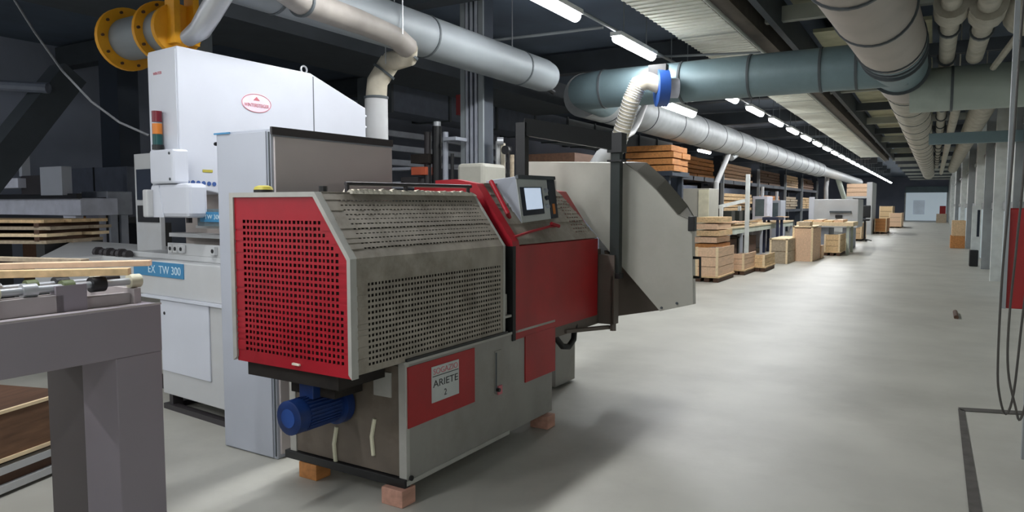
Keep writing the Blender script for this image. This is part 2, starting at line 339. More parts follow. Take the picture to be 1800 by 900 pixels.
# control panel box
def cpn(u,v,z): return M.p(u,v,z)
q0=M.side(917,392,.09); q1=M.side(980,383,.09); q2=M.side(972,313,.17); q3=M.side(906,310,.17)
A=[cpn(*q0),cpn(*q1),cpn(*q2),cpn(*q3)]
bk=-M.u*.0+M.v*.20
q4=M.end(881,388,q0[0]-.10); q5=M.end(864,327,q3[0]-.12)
back=[M.p(q0[0]-.10,.27,q0[2]+.02),M.p(q1[0]-.10,.27,q1[2]+.04),M.p(q2[0]-.10,.33,q2[2]-.02),M.p(q3[0]-.12,.33,q3[2]-.03)]
MB().add(A+back,[(0,1,2,3),(7,6,5,4),(0,4,5,1),(1,5,6,2),(2,6,7,3),(3,7,4,0)]).build('control_box','cab_grey',mc,bevel=.004,label='grey control box tilted on the slanted cover')
ex=(A[1]-A[0]); ey=(A[3]-A[0]); nn=ex.cross(ey).normalized()
if nn.dot(M.v)>0: nn=-nn
def onp(s,t,o=.004): 
    a_=A[0].lerp(A[1],s); b_=A[3].lerp(A[2],s); return a_.lerp(b_,t)+nn*o
def pan(s0,s1,t0,t1,name,m,par,th=.006):
    return MB().prism([onp(s0,t0,-.002),onp(s1,t0,-.002),onp(s1,t1,-.002),onp(s0,t1,-.002)],nn*(th+.002)).build(name,m,par)
cbx=bpy.data.objects['control_box']
pan(.0,1,.0,.94,'panel_front','label_white',cbx,.003); pan(.0,1,.94,1.02,'hood_strip','seam',cbx,.02); pan(.80,1.0,.0,.96,'side_strip','screen_off',cbx,.008)
pan(.06,.62,.14,.76,'screen_bezel','screen_off',cbx,.008); sc=pan(.15,.58,.26,.74,'screen','screen_emit',cbx,.010)
for t_ in (.3,.5,.68): 
    MB().tube([onp(.72,t_,.0),onp(.72,t_,.02)],.017,12).build('push_button',['cab_grey','ink','screen_off'][int(t_*10)%3],cbx)
pan(.86,.93,.1,.35,'orange_strip','amber',cbx,.010)
hd=MB(); h0=M.end(868,330,q0[0]-.16); 
hp=[M.p(q5[0]-.02,.27,1.70),M.p(q5[0]-.07,.24,1.70),M.p(q0[0]-.16,.10,1.50),M.p(q0[0]-.11,.12,1.47)]
hd.tube(hp,.016,10); hd.build('grab_handle','red',mc,label='red grab handle beside the control box')
MB().box(M,a1,2.43,.03,.6,.62,1.20).box(M,2.33,2.42,-.13,.03,.62,1.16).prism([M.p(a1,.03,1.2),M.p(a1,.3,1.6),M.p(a1,.6,1.6),M.p(a1,.6,1.2)],M.u*.03).build('end_shade_box','brownplate',mc)  # dark brown box paints in the shading at the red body's far end
# bracket, post, gantry, hose, hood
pu=2.38
MB().box(M,pu-.03,pu+.03,-.16,-.08,.99,2.03).build('black_post','post_green',mc,bevel=.004)
MB().box(M,pu-.05,pu+.05,-.18,-.06,1.88,1.895).box(M,pu-.04,pu+.04,-.17,-.05,.98,1.02).build('post_collar','black',mc)
g0=M.side(912,250,.45); g1=M.side(920,236,.45)
MB().bar(M.p(g1[0],.45,2.14),M.p(pu,-.12,2.03),.05,.13).build('gantry_beam','black',mc)
MB().box(M,pu-.05,pu+.05,-.18,-.06,1.95,2.10).build('gantry_joint','black',mc)
MB().box(M,g1[0]-.03,g1[0]+.03,.42,.50,1.68,2.17).build('gantry_post','black',mc)
MB().box(M,1.57,2.33,.0,.7,.62,.70).build('outfeed_plate','brownplate',mc)
MB().prism([M.p(1.75,-.02,.655),M.p(pu+.02,-.10,.60),M.p(pu+.02,-.10,.575),M.p(1.75,-.02,.63)],M.v*.05).prism([M.p(pu-.05,-.12,.57),M.p(pu+.02,-.12,.56),M.p(pu+.02,-.12,1.0),M.p(pu-.05,-.12,1.0)],M.v*.02).build('mount_bracket','brownplate',mc)
MB().tube([M.p(1.64,.06,.70),M.p(1.66,.03,.62),M.p(1.74,.01,.535),M.p(1.82,.0,.52),M.p(1.90,.0,.56),M.p(1.96,.02,.66),M.p(1.97,.05,.70)],.022,12).build('black_hose','rubber',mc)
hu=2.46
def hp_(x,y,u=hu): t=M.end(x,y,u); return M.p(u,t[1],t[2])
poly=[hp_(919,284),hp_(1098,287),hp_(1119,302),hp_(1153,334),hp_(1191,378),hp_(1216,388),hp_(1218,535),hp_(1160,547),hp_(1090,465),hp_(985,335),hp_(919,330)]
hood=MB()
n_=len(poly); bkp=[]
outl=[(919,284),(1100,285),(1136,287),(1170,317),(1207,361),(1221,384),(1223,534),(1165,545),(1090,465),(985,335),(919,330)]
for x,y in outl: t=M.end(x,y,hu+.38); bkp.append(M.p(hu+.38,t[1],t[2]))
hood.add(poly+bkp,[tuple(range(n_))[::-1],tuple(range(n_,2*n_))]+[(i,(i+1)%n_,(i+1)%n_+n_,i+n_) for i in range(n_)])
hd=hood.build('dust_hood','hood_grey',mc,label='large grey sheet metal hood with cut corners')
eb=MB()
for i in range(1,5):
    j=i+1; o_=(Vector((0,0,1))-M.v*.6)*.006; eb.hexa([poly[i]+o_*0-M.u*.004,poly[j]-M.u*.004,bkp[j],bkp[i]],[poly[i]+o_-M.u*.004,poly[j]+o_-M.u*.004,bkp[j]+o_,bkp[i]+o_])
eb.build('hood_sloped_edge','hood_edge',hd)
c1=[hp_(1078,490,hu+.3),hp_(1160,547,hu+.3),hp_(1080,556,hu+.3)]
MB().prism([hp_(1062,440,hu+.3),hp_(1100,465,hu+.3),hp_(1163,545,hu+.3),hp_(1075,557,hu+.3)],M.u*.05).build('chute_plate','brownplate',hd)
hk=M.end(1216,385,hu); MB().box(M,hu-.03,hu+.03,hk[1]-.03,hk[1]+.02,hk[2]-.09,hk[2]+.02).build('hood_latch','black',hd,bevel=.005)
t0=M.end(1217,453,hu+.1); t1=M.end(1217,487,hu+.1)
MB().tube([M.p(hu+.1,t0[1],t0[2]),M.p(hu+.1,t0[1]-.06,t0[2]),M.p(hu+.1,t1[1]-.06,t1[2]),M.p(hu+.1,t1[1],t1[2])],.012,8).build('handle','black',hd)
for x,y in ((1163,541),(1190,533)):
    s_=M.end(x,y,hu); MB().tube([M.p(hu-.008,s_[1],s_[2]),M.p(hu,s_[1],s_[2])],.01,8).build('rivet','seam',hd)
hu_far=M.p(hu+.2,.9,0)
MB().box(M,hu,hu+.36,.45,.75,0.02,1.75).build('hood_pedestal','base_grey',mc)
# wooden blocks under the machine
for nm,(uu,vv),lab,m_ in (('wood_block',(-.05,.05),'pinkish wooden block under the near right corner of the red machine','block_pink'),
    ('wood_block',(-.02,.70),'brown offcut block under the near left corner of the red machine','wood_orange'),
    ('wood_block',(1.47,.04),'small light wooden block under the far right corner of the red machine','block_pink'),
    ('wood_block',(1.47,.80),'wooden block under the far left corner of the red machine, in shadow','wood_orange')):
    o=MB().box(M,uu,uu+.11,vv-.06,vv+.08,0,.09).build(nm,m_,loc=M.p(uu,vv,0),bevel=.004); o['label']=lab; o['category']='block'; o['group']='blocks under the machine'
# ================================================================ CABINET
cb=thing('electrical_cabinet','tall light grey electrical cabinet standing behind the red machine','cabinet',M.p(.10,1.10,0),M.rz)
MB().box(M,.10,1.16,1.10,1.60,.0,2.00).build('body','cab_grey',cb,bevel=.006)
MB().box(M,.12,1.16,1.085,1.10,.03,1.955).build('side_door','cab_side',cb,bevel=.003)
MB().box(M,.10,1.17,1.083,1.10,1.965,2.01).build('top_trim','dark_strip',cb)
MB().box(M,.095,.10,1.105,1.115,.02,1.98).build('edge_seam','seam',cb)
MB().box(M,.09,.10,1.13,1.58,.01,1.985).build('front_cover','cab_grey',cb,bevel=.003)
MB().box(M,.082,.09,1.45,1.6,1.985,1.995).build('blue_sticker_edge','label_blue',cb)
MB().tube([M.p(.1,1.60,1.93),M.p(.1,1.612,1.93)],.012,8).build('hinge','black',cb)
# ================================================================ BAND SAW
O=atz(345,735,0); B=Fr((O.x,O.y),5.7)
bs=thing('band_resaw','tall white band resaw with blue labels behind the cabinet','machine',B.p(0,0,0),B.rz)
# upper housing
Vn=.105
up_poly=[(0,1.69),(0,2.68),(1.17,2.655),(1.78,2.43),(1.78,1.5),(.32,1.63)]
MB().prism([B.p(u,Vn,z) for u,z in up_poly],B.v*.40).build('wheel_housing','white',bs,bevel=.008)
MB().box(B,-.008,.0,Vn+.01,Vn+.39,1.95,2.66).build('end_cover','white',bs,bevel=.002)
MB().box(B,1.19,1.196,Vn-.004,Vn,1.6,2.63).build('panel_seam','seam',bs)
MB().tube([B.p(1.14+.03*math.cos(a),Vn+.05,2.685+.03*math.sin(a)) for a in [i*math.pi/8 for i in range(16)]],.008,8,closed=True).build('lifting_eye','silver',bs)
for k in range(3): MB().tube([B.p(1.78,Vn+.02,2.36-k*.10),B.p(1.80,Vn+.02,2.36-k*.10)],.012,8).build('side_hinge','white',bs)
cu,cz=.64,2.345
ov=MB().prism([B.p(cu+.135*math.cos(a),Vn-.003,cz+.075*math.sin(a)) for a in [i*math.pi/16 for i in range(32)]],B.v*.004).build('oval_badge','pink_oval',bs)
rg=MB().tube([B.p(cu+.13*math.cos(a),Vn-.004,cz+.07*math.sin(a)) for a in [i*math.pi/16 for i in range(32)]],.0025,5,closed=True).build('badge_ring','ink_red',ov)
text('WINTERSTEIGER',.038,B.p(cu-.11,Vn-.005,cz-.03),B.u,up,'ink_red',ov,width=.22)
MB().prism([B.p(cu-.03,Vn-.005,cz+.02),B.p(cu+.03,Vn-.005,cz+.02),B.p(cu,Vn-.005,cz+.05)],B.v*.003).build('badge_mark','ink_red',ov)
# safety pictograms, blue
for k in range(6):
    uu=.05+k*.042; o_=MB().tube([B.p(uu,Vn-.004,1.715-k*.002),B.p(uu,Vn,1.715-k*.002)],[.016,.016],12).build('pictogram','ink_blue',bs)
MB().box(B,.17,.25,Vn-.003,Vn,1.79,1.81).build('yellow_sticker','dullyellow',bs)
text('WINTER',.03,B.p(-.0095,.42,2.50),-B.v,up,'ink_red',bs,width=.12)
# signal tower
sx=-.05; sv=B.end(277,240,-.05)[1]+.03
st=MB().tube([B.p(sx,sv-.03,1.95),B.p(sx,sv-.03,1.985)],.04,16).build('signal_tower','black',bs)
for k,(m_,z_) in enumerate((('lamp_green',1.985),('amber',2.06),('lamp_red',2.15))):
    MB().tube([B.p(sx,sv-.03,z_),B.p(sx,sv-.03,z_+.078)],.035,16).build('signal_lamp',m_,st,label=['dark green signal lens','amber signal lens','dark red signal lens'][k])
fb0=B.end(304,300,-.12)[1]; fb1=B.end(263,300,-.12)[1]; gc0=B.end(331,350,-.10)[1]; gc1=B.end(263,350,-.10)[1]; gf1=B.end(250,350,-.15)[1]
# front cheek with cover
MB().box(B,-.12,0,fb0,fb1,1.70,1.94).build('front_box','white',bs,bevel=.015)
for z_ in (1.73,1.91): MB().tube([B.p(-.125,fb0+.04,z_),B.p(-.12,fb0+.04,z_)],.01,8).build('cover_screw','seam',bs)
MB().box(B,-.10,.05,gc0,gc1,1.46,1.70).build('guide_cover','white',bs,bevel=.03)
MB().box(B,-.15,-.10,gc1-.06,gf1,1.46,1.66).build('guide_flap','offwhite',bs,bevel=.01)
MB().prism([B.p(-.104,.40,1.46),B.p(-.104,.16,1.46),B.p(-.104,.22,1.69),B.p(-.104,.28,1.69)],B.u*.004).build('pale_reflector','white',bs)
MB().box(B,.0,.03,.02,.05,1.42,1.69).build('saw_blade','dark_strip',bs)
MB().box(B,-.02,.0,-.04,.10,1.46,1.52).build('yellow_guard','dullyellow',bs)
MB().box(B,.34,.36,-.50,.66,1.18,1.74).build('throat_panel','throat',bs)
MB().box(B,.2,.34,-.50,.66,1.30,1.33).box(B,.1,.3,-.5,.1,1.38,1.40).build('throat_ledge','offwhite',bs)
MB().box(B,.04,.3,-.45,-.03,1.40,1.52).build('rear_block','smoked',bs)
p2=MB().box(B,.03,.04,-.42,-.08,1.43,1.50).build('small_label','label_blue',bs)
text('TW 300',.045,B.p(.028,-.14,1.45),-B.v,up,'ink_white',p2,width=.20)
# table & body
TB=[(0,2.65),(0,-.55),(1.9,-.55),(1.9,1.95),(1.15,2.65)]
e0=B.loc(atz(60,456,1.13)); e1=B.loc(atz(130,422,1.13))
body=MB().prism([B.p(0,-.55,.86),B.p(0,e0[1],.86),B.p(e0[0],e0[1],.86),B.p(e1[0],e1[1],.86),B.p(e1[0],-.55,.86)],(0,0,.27)); body.build('machine_table','offwhite',bs,bevel=.01)
MB().box(B,.10,.9,-.5,1.05,1.13,1.175).build('table_rise','offwhite',bs,bevel=.008)
MB().box(B,.10,e1[0],1.25,1.4,1.13,1.15).build('table_rib','offwhite',bs)
MB().box(B,-.03,0,-.5,.68,.845,.865).build('drip_lip','white',bs)
MB().box(B,.0,1.6,-.5,.45,.12,.86).build('lower_casing','offwhite',bs,bevel=.008)
MB().box(B,-.012,0,-.22,.43,.30,.84).build('casing_door','white',bs,bevel=.004)
MB().box(B,.25,1.5,.45,1.3,.15,.86).build('rear_casing','base_grey',bs)
MB().box(B,.0,.06,-.5,.45,.0,.04).box(B,.06,1.6,.38,.45,.0,.04).box(B,.0,1.6,-.5,-.44,.0,.04).box(B,.3,.36,.5,1.3,.0,.15).box(B,.02,.1,-.45,-.4,.0,.12).box(B,.02,.1,.35,.40,.0,.12).build('foot_frame','dark_strip',bs)
MB().tube([B.p(-.016,.37,.74),B.p(-.012,.37,.74)],.012,8).build('door_lock','black',bs)
pl=MB().box(B,-.008,0,.10,.82,1.01,1.12).build('model_label','label_blue',bs,label='blue label with pale lettering')
text('EX  TW 300',.085,B.p(-.0085,.60,1.035),-B.v,up,'ink_white',pl,width=.46)
for v_,m_ in ((.42,'offwhite'),(.35,'offwhite'),(.27,'offwhite'),(-.15,'offwhite'),(-.30,'offwhite')):
    k=MB().box(B,.07,.10,v_-.028,v_+.028,1.19,1.25).build('socket',m_,bs,bevel=.004); MB().tube([B.p(.066,v_-.008,1.22),B.p(.072,v_-.008,1.22)],.015,10).build('socket_hole','black',k)
MB().box(B,.10,.13,-.5,.5,1.175,1.26).build('socket_rail','offwhite',bs)
gp=B.loc(atz(160,452,1.13))
g=MB()
for k in range(6):
    g.tube([B.p(.05,gp[1]-.25+k*.1,1.15),B.p(.05,gp[1]-.2+k*.1,1.15)],[.035,.045][k%2],10)
g.build('clamp_wheels','dark_strip',bs)
# operator panel left of the guide
op=thing('operator_panel','slim pale operator panel with dark screen left of the white band resaw','control panel',B.p(.5,.95,0),B.rz)
x0=B.end(235,270,.5)[1]; x1=B.end(268,270,.5)[1]; zt=B.end(250,270,.5)[2]; zb=B.end(250,400,.5)[2]
MB().box(B,.5,.54,x1-.1,x0,1.13,zt).build('frame','offwhite',op,bevel=.004)
MB().box(B,.49,.5,x1-.08,x0-.05,zb+.25,zt-.14).build('screen','screen_off',op); MB().box(B,.49,.5,x1-.08,x0-.05,zb+.05,zb+.2).build('keypad','black',op)
# ================================================================ FOREGROUND ROLLER TABLE
O=atz(283,533,1.12); T=Fr((O.x,O.y),.8)
rt=thing('roller_table','grey steel roller table carrying pine strips at the left edge','conveyor',T.p(0,0,0),T.rz)
L=-1.7
MB().box(T,L,0,0,.06,.91,1.12).box(T,L,0,.54,.60,.91,1.12).box(T,-.06,0,.06,.54,.91,1.12).build('side_beam','table_grey',rt,bevel=.006)
MB().box(T,L,0,-.003,.0,1.116,1.124).build('beam_edge','table_light',rt)
MB().box(T,L,-.005,.02,.58,1.10,1.118).build('top_plate','table_light',rt)
lg=MB().box(T,-.205,-.002,.005,.27,0,.91).build('leg','table_grey',rt,bevel=.004)
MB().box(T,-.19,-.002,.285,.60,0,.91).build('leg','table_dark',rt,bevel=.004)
MB().box(T,L,L+.2,.005,.27,0,.91).build('leg','table_grey',rt,bevel=.004)
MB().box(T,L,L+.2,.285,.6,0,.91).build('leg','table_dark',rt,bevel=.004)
MB().box(T,L,-.35,.10,.16,1.118,1.19).box(T,-.30,-.02,.12,.18,1.118,1.165).build('inner_rail','table_light',rt,bevel=.003)
MB().box(T,-.38,-.26,.10,.15,1.118,1.225).build('bracket','table_grey',rt)
def shaft(v,z,ua,ub,tag):
    s=MB().tube([T.p(ua,v,z),T.p(ub,v,z)],.016,14).build('roller_shaft','silver',rt)
    rr=random.Random(3)
    u=ua+.03
    while u<ub-.03:
        wd=rr.uniform(.025,.06); m_=rr.choice(['black','cream','silver','black','roller_green']); r_=rr.uniform(.022,.034)
        MB().tube([T.p(u,v,z),T.p(u+wd,v,z)],r_,18).build('roller_ring',m_,rt); u+=wd+rr.uniform(.015,.11)
shaft(.13,1.215,L,-.02,0); shaft(.42,1.20,L,.02,1)
for uu in (-.05,-.6,-1.1): MB().box(T,uu-.015,uu+.015,.09,.50,1.118,1.185).build('cross_bar','table_light',rt)
MB().tube([T.p(-.04,.42,1.20),T.p(.05,.42,1.20)],[.034,.03],16).build('shaft_cap','black',rt)
card=MB().prism([atz(125,905,.0),atz(165,905,.0),atz(163,868,.12),atz(150,872,.12)],(0.01,0.01,0)).build('paper_scrap','offwhite',loc=atz(145,905,0)); card['label']='white paper scrap at the foot of the grey roller table'; card['category']='paper'
def strip(name,a,b,w_,h_,m_,lab,ext_=1.2):
    a=Vector(a);b=Vector(b);d=(b-a).normalized(); a=a-d*ext_
    o=MB().bar(a,b,w_,h_).build(name,m_,loc=(a+b)/2,bevel=.002); o['label']=lab; o['category']='wood strip'
zs=1.266
strip('pine_strip',atz(0,482,zs),atz(228,477,zs),.055,.030,'pine','front pine strip on the grey roller table, nearest the camera')
strip('pine_strip',atz(0,468,zs),atz(265,462,zs),.075,.026,'ply_pink','longer pinkish pine strip behind the front one on the roller table')
strip('pine_strip',atz(0,455,zs+.0),atz(150,459,zs+.0),.05,.022,'wood_grey','greyish strip at the back of the strips on the roller table')
# ================================================================ LUMBER UNDER THE TABLE (left)
c=atz(82,842,0); LF=Fr((c.x,c.y),-16)
lp=thing('lumber_pile','low pile of brown boards on white battens behind the roller table','lumber',LF.p(0,0,0),LF.rz)
for k,(z0_,z1_) in enumerate(((.0,.04),(.10,.14))):
    MB().box(LF,-1.6,.2,.0,.05,z0_+.02,z1_+.02).build('batten','offwhite',lp); 
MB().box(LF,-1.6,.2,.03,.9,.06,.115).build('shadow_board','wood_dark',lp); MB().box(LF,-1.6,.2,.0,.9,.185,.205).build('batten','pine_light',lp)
for k in range(3):
    MB().box(LF,-1.6,.2,.01+k*.31,.30+k*.31,.205,.445).build('beam','wood_brown',lp,bevel=.003)
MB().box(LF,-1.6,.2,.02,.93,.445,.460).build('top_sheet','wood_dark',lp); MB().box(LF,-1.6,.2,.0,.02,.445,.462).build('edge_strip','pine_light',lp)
for uu in (-1.4,-.7,0.): MB().box(LF,uu,uu+.1,.06,.9,0,.06).build('bearer','wood_dark',lp)
# ================================================================ LEFT BACKGROUND HALL
def pbox(name,px,depth,Y,m_,lab,cat,parts=(),fl=True):
    """thing whose near face covers the pixel box at distance Y; body down to the floor when fl"""
    x0,x1,y0,y1,z0,z1=boxpx(*px,depth,Y=Y)
    t=thing(name,lab,cat,((x0+x1)/2,y0,0 if fl else z0))
    wbox(MB(),(x0,x1,y0,y1,z0,z1)).build('body',m_,t,bevel=.01)
    if fl:
        for xx in (x0+.05*(x1-x0),x1-.12*(x1-x0)):
            wbox(MB(),(xx,xx+.07*(x1-x0),y0+.05,y0+.15,0,z0)).build('leg',m_,t)
            wbox(MB(),(xx,xx+.07*(x1-x0),y1-.15,y1-.05,0,z0)).build('leg',m_,t)
    for nm,p,m2,off in parts:
        a=boxpx(*p,.03,Y=Y-off); wbox(MB(),(a[0],a[1],a[2],y0+.005,a[4],a[5])).build(nm,m2,t)
    return t
pbox('gantry_machine',(-120,142,348,379),.5,5.2,'bg_light','long pale grey gantry machine beam in the dim hall at far left','machine',
     (('carriage',(72,110,292,343),'cab_grey',.12),('rail',(-120,135,340,349),'black',.06),('tall_rod',(34,39,258,310),'cab_grey',.1),('mechanism',(38,72,308,342),'dark_strip',.1),('flat_bed',(-60,32,313,330),'bg_light',.2)))
pbox('switch_box','x' and (142,190,336,378),.35,5.6,'bg_mid','small grey switch box with black knob right of the gantry beam','box',(('knob',(172,182,347,358),'black',.04),))
pbox('steel_cabinet',(108,226,292,382),.5,6.6,'bg_dark','dark blue-grey steel cabinet behind the small switch box','cabinet',(('door_gap',(166,168,294,380),'black',.01),))
a=boxpx(180,212,150,292,.35,Y=6.9); o=wbox(MB(),(a[0],a[1],a[2],a[3],0,ZC)).build('column','rack_dark',kind='structure'); o.name='trim_1'
MB().bar(atD(-40,330,7.6),atD(120,130,8.4),.3,.3).build('roof_brace','beam_dark'); o=bpy.data.objects['roof_brace']; o['label']='thick dark diagonal brace in the upper left corner hall'; o['category']='brace'
o=MB().tube([atD(-40,148,8),atD(85,155,8)],.06,10).build('pipe','bg_dark'); o['label']='short dull pipe in front of the dark left hall wall'; o['category']='pipe'
ll=thing('board_stack','stack of long pale boards on dark bearers at the left behind the strips','lumber',atz(60,470,0)*.55+Vector((-2.5,1.2,0))*0)
q=atD(60,415,7.7); ll.location=(q.x,q.y,0); WMAT[ll.name]=Matrix.Translation(ll.location)
BF=Fr((q.x,q.y),66)
for k in range(4):
    z_=1.13+k*.075
    for j in range(3): MB().box(BF,-1.5,.15+random.uniform(-.08,.08),j*.33,j*.33+.30,z_,z_+.035).build('board',['wood_grey','pine_light','wood_grey','pine'][k],ll)
    if k: 
        for uu in (-1.2,-.6,0.): MB().box(BF,uu,uu+.06,0,.95,z_-.05,z_).build('sticker','wood_dark',ll)
for uu in (-1.2,0.): MB().box(BF,uu,uu+.1,0.02,.95,0,1.13).build('trestle','black',ll)
for k,(x,y,m_,lab) in enumerate(((150,395,'wood_orange','orange-brown wooden box under the gantry machine beam'),(60,398,'wood_dark','dark reddish wood offcuts box at far left under the gantry beam'))):
    p=boxpx(x-22,x+22,y-14,y+8,.4,Y=6.2); o=wbox(MB(),(p[0],p[1],p[2],p[3],0,p[5])).build('storage_box',m_,bevel=.01); o['label']=lab; o['category']='box'
p=boxpx(175,245,378,410,.5,Y=6.1); t=thing('hydraulic_unit','black hydraulic unit left of the white band resaw table','machine',(p[0]/2+p[1]/2,p[2],0))
wbox(MB(),(p[0],p[1],p[2],p[3],0,p[5]-.12)).build('tank','black',t)
for k in range(3): wbox(MB(),(p[0]+k*.15+.02,p[0]+k*.15+.12,p[2]+.1,p[2]+.3,p[5]-.12,p[5]-.02*k)).build('valve_block','black',t)
# hanging cable
pts=[atD(x,y,5.4) for x,y in ((18,-12),(60,55),(110,125),(160,178),(210,215),(262,238))]
o=MB().tube(pts,.009,8).build('hanging_cable','cable_grey'); o['label']='thin grey cable sagging from the ceiling to the white band resaw'; o['category']='cable'
# ================================================================ DUCTS
def ring(par,q,d,r,w_=.012,name='band',m='seam',seg=28):
    q=Vector(q); d=Vector(d).normalized(); return MB().tube([q-d*w_,q+d*w_],r,seg).build(name,m,par)
def ringset(par,P0,P1,n,r,w_=.012,name='band',seg=28):
    for k in range(n): ring(par,P0.lerp(P1,(k+.5)/n),P1-P0,r,w_,name,'seam',seg)
XD=-4.5
da=thing('capped_duct','smooth grey round duct with capped end above the red machine','duct',(XD,5,3.25))
MB().tube([(XD,-2,3.25),(XD,8.45,3.25),(XD,8.6,3.25),(XD,8.66,3.25)],[.21,.21,.19,.13],32).build('pipe','duct_grey',da)
ringset(da,Vector((XD,-.8,3.25)),Vector((XD,8.8,3.25)),5,.218)
MB().tube([(XD+.02,8.55,3.10),(XD+.05,8.70,3.06)],.035,12).build('end_port','black',da)
for yy in (3.5,5.4,7.6): MB().tube([(XD+.05,yy,3.45),(XD+.05,yy,ZC)],.006,6).build('hanger_rod','cable_grey',da)
# branch to band saw
br=thing('branch_pipe','cream jointed dust pipe dropping from the duct behind the white band resaw','pipe',(-4.86,5.6,0))
MB().tube([(-4.86,5.6,.0),(-4.86,5.6,2.62)],.115,24).build('riser','offwhite',br)
MB().tube([(-4.86,5.6,2.62),(-4.85,5.61,2.78),(-4.74,5.68,2.98)],.105,20).build('lower_elbow','flex_cream',br)
bp=[atD(x,y,d_) for x,y,d_ in ((490,-28,5.1),(530,2,5.5),(585,22,5.9),(640,41,6.3),(695,64,6.7),(716,84,6.9))]
MB().tube(bp,.105,20).build('sloping_pipe','branch_warm',br,label='dusty brownish sloping run beside the capped duct')
MB().tube([bp[-1],atD(716,100,7.0),(-4.74,5.68,2.98)],.10,20).build('upper_elbow','flex_cream',br)
for q,d in (((-4.86,5.6,2.62),(0,0,1)),((-4.79,5.64,2.88),(.5,.3,.8)),(atD(714,96,6.98),(.3,.2,.9)),(bp[1],bp[2]-bp[1])): ring(br,q,d,.122,.012,'clamp_ring')
for k,(x,y,D_) in enumerate(((678,112,7.0),(708,60,6.6))):
    a=atD(x,y,D_); o=MB().tube([a,Vector((a.x,a.y,ZC))],.006,6).build('suspension_wire','silver'); o['label']=['long thin wire hanging left of the cream elbow pipe','shorter thin wire hanging over the sloping brownish pipe'][k]; o['category']='wire'
# yellow valve assembly
yv=thing('yellow_valve','yellow flanged slide valve on a grey duct above the band resaw','valve',atD(250,70,5.7))
ya=atD(225,70,6.0); yb=atD(312,52,5.5); d=(yb-ya).normalized()
MB().tube([ya,yb],.17,28).build('pipe','duct_grey',yv)
MB().tube([ya-d*.02,ya+d*.03],.255,32).build('flange','yellow',yv); MB().tube([yb-d*.24,yb-d*.20],.235,32).build('flange','yellow',yv)
MB().tube([yb-d*.03,yb+d*.02],.19,32).build('flange','yellow',yv)
for fc,rr_ in ((ya+d*.035,.215),(yb-d*.195,.205)):
    xx=d.cross(Vector((0,0,1))).normalized(); yy=d.cross(xx)
    for k in range(10):
        a=k*math.pi/5; q=fc+(xx*math.cos(a)+yy*math.sin(a))*rr_; MB().tube([q-d*.01,q+d*.012],.012,8).build('bolt','wood_dark',yv)
xx=d.cross(Vector((0,0,1))).normalized()
pc=(ya+yb)/2+d*.22
for s_ in (-.09,.06,): MB().bar(yb+d*.05+xx*s_+Vector((0,0,-.12)),yb+d*.05+xx*s_+Vector((0,0,1.2)),.11,.05).build('slide_plate','yellow',yv)
o=MB().tube([atD(330,68,5.3),atD(352,52,5.2),atD(368,25,5.1),atD(392,-15,5.0)],[.06,.075,.08,.08],18).build('silver_hose','silver'); o['label']='silver flexible hose curving up beside the yellow valve'; o['category']='hose'
o=MB().box(WF,0,0,0,0,0,0) if 0 else MB().tube([atD(358,110,6.3),atD(358,110,6.3)+Vector((0,0,ZC-atD(358,110,6.3).z))],.075,16).build('drop_pipe','duct_grey'); o['label']='short grey upright pipe behind the silver hose'; o['category']='pipe'
# duct B along the hall
db=thing('long_duct','long silver spiral duct running down the hall over the timber racks','duct',(-4.85,20,3.25))
YQ=10.3
MB().tube([(-4.75,YQ,3.25),(-4.85,38,3.25)],.34,28).build('pipe','duct_galv',db)
ringset(db,Vector((-4.75,YQ,3.25)),Vector((-4.85,38,3.25)),16,.348)
MB().tube([(-4.85,38,3.25),(-4.85,60,3.25)],.25,20).build('narrow_pipe','duct_galv',db)
# teal cross duct + big right duct
dt=thing('cross_duct','teal round duct crossing the ceiling of the aisle from left to right','duct',(-2,YQ-.3,3.2))
yt=9.75
MB().tube([(-4.55,YQ+.35,3.2),(-4.5,yt+.1,3.22),(-4.2,yt,3.22),(-.3,yt,3.22)],.27,28).build('pipe','duct_teal',dt)
MB().tube([(-.3,10.5,2.98),(1.2,10.5,2.98)],.27,28).build('right_pipe','duct_green',dt)
for x in (-4.15,-3.0,-2.1,-1.25,-.85): ring(dt,(x,yt,3.22),(1,0,0),.28,.015)
for x in (.15,.95): ring(dt,(x,10.5,2.98),(1,0,0),.28,.015)
dg=thing('main_duct','large warm grey round duct running down the right side of the aisle ceiling','duct',(-.45,12,3.25))
MB().tube([(-.62,4.0,3.25),(-.44,8.6,3.25)],.33,36).build('near_pipe','duct_warm',dg)
MB().tube([(-.44,8.6,3.25),(-.43,9.0,3.25),(-.42,10.2,3.25)],[.335,.31,.31],36).build('collar','duct_teal',dg)
MB().tube([(-.42,10.2,3.25),(-.40,11.3,3.25),(-.39,11.7,3.25)],[.32,.31,.27],36).build('reducer','duct_warm',dg)
MB().tube([(-.39,11.7,3.25),(-.27,46,3.25)],.285,28).build('far_pipe','insul',dg)
for y,x in ((5.6,-.56),(7.0,-.5),(8.45,-.45),(8.75,-.44),(9.05,-.44),(10.2,-.42)): ring(dg,(x,y,3.25),(0,1,0),.345,.02,seg=36)
for k in range(20): ring(dg,(-.39+k*.0056,11.8+k*1.6,3.25),(0,1,0),.292,.02,seg=24)
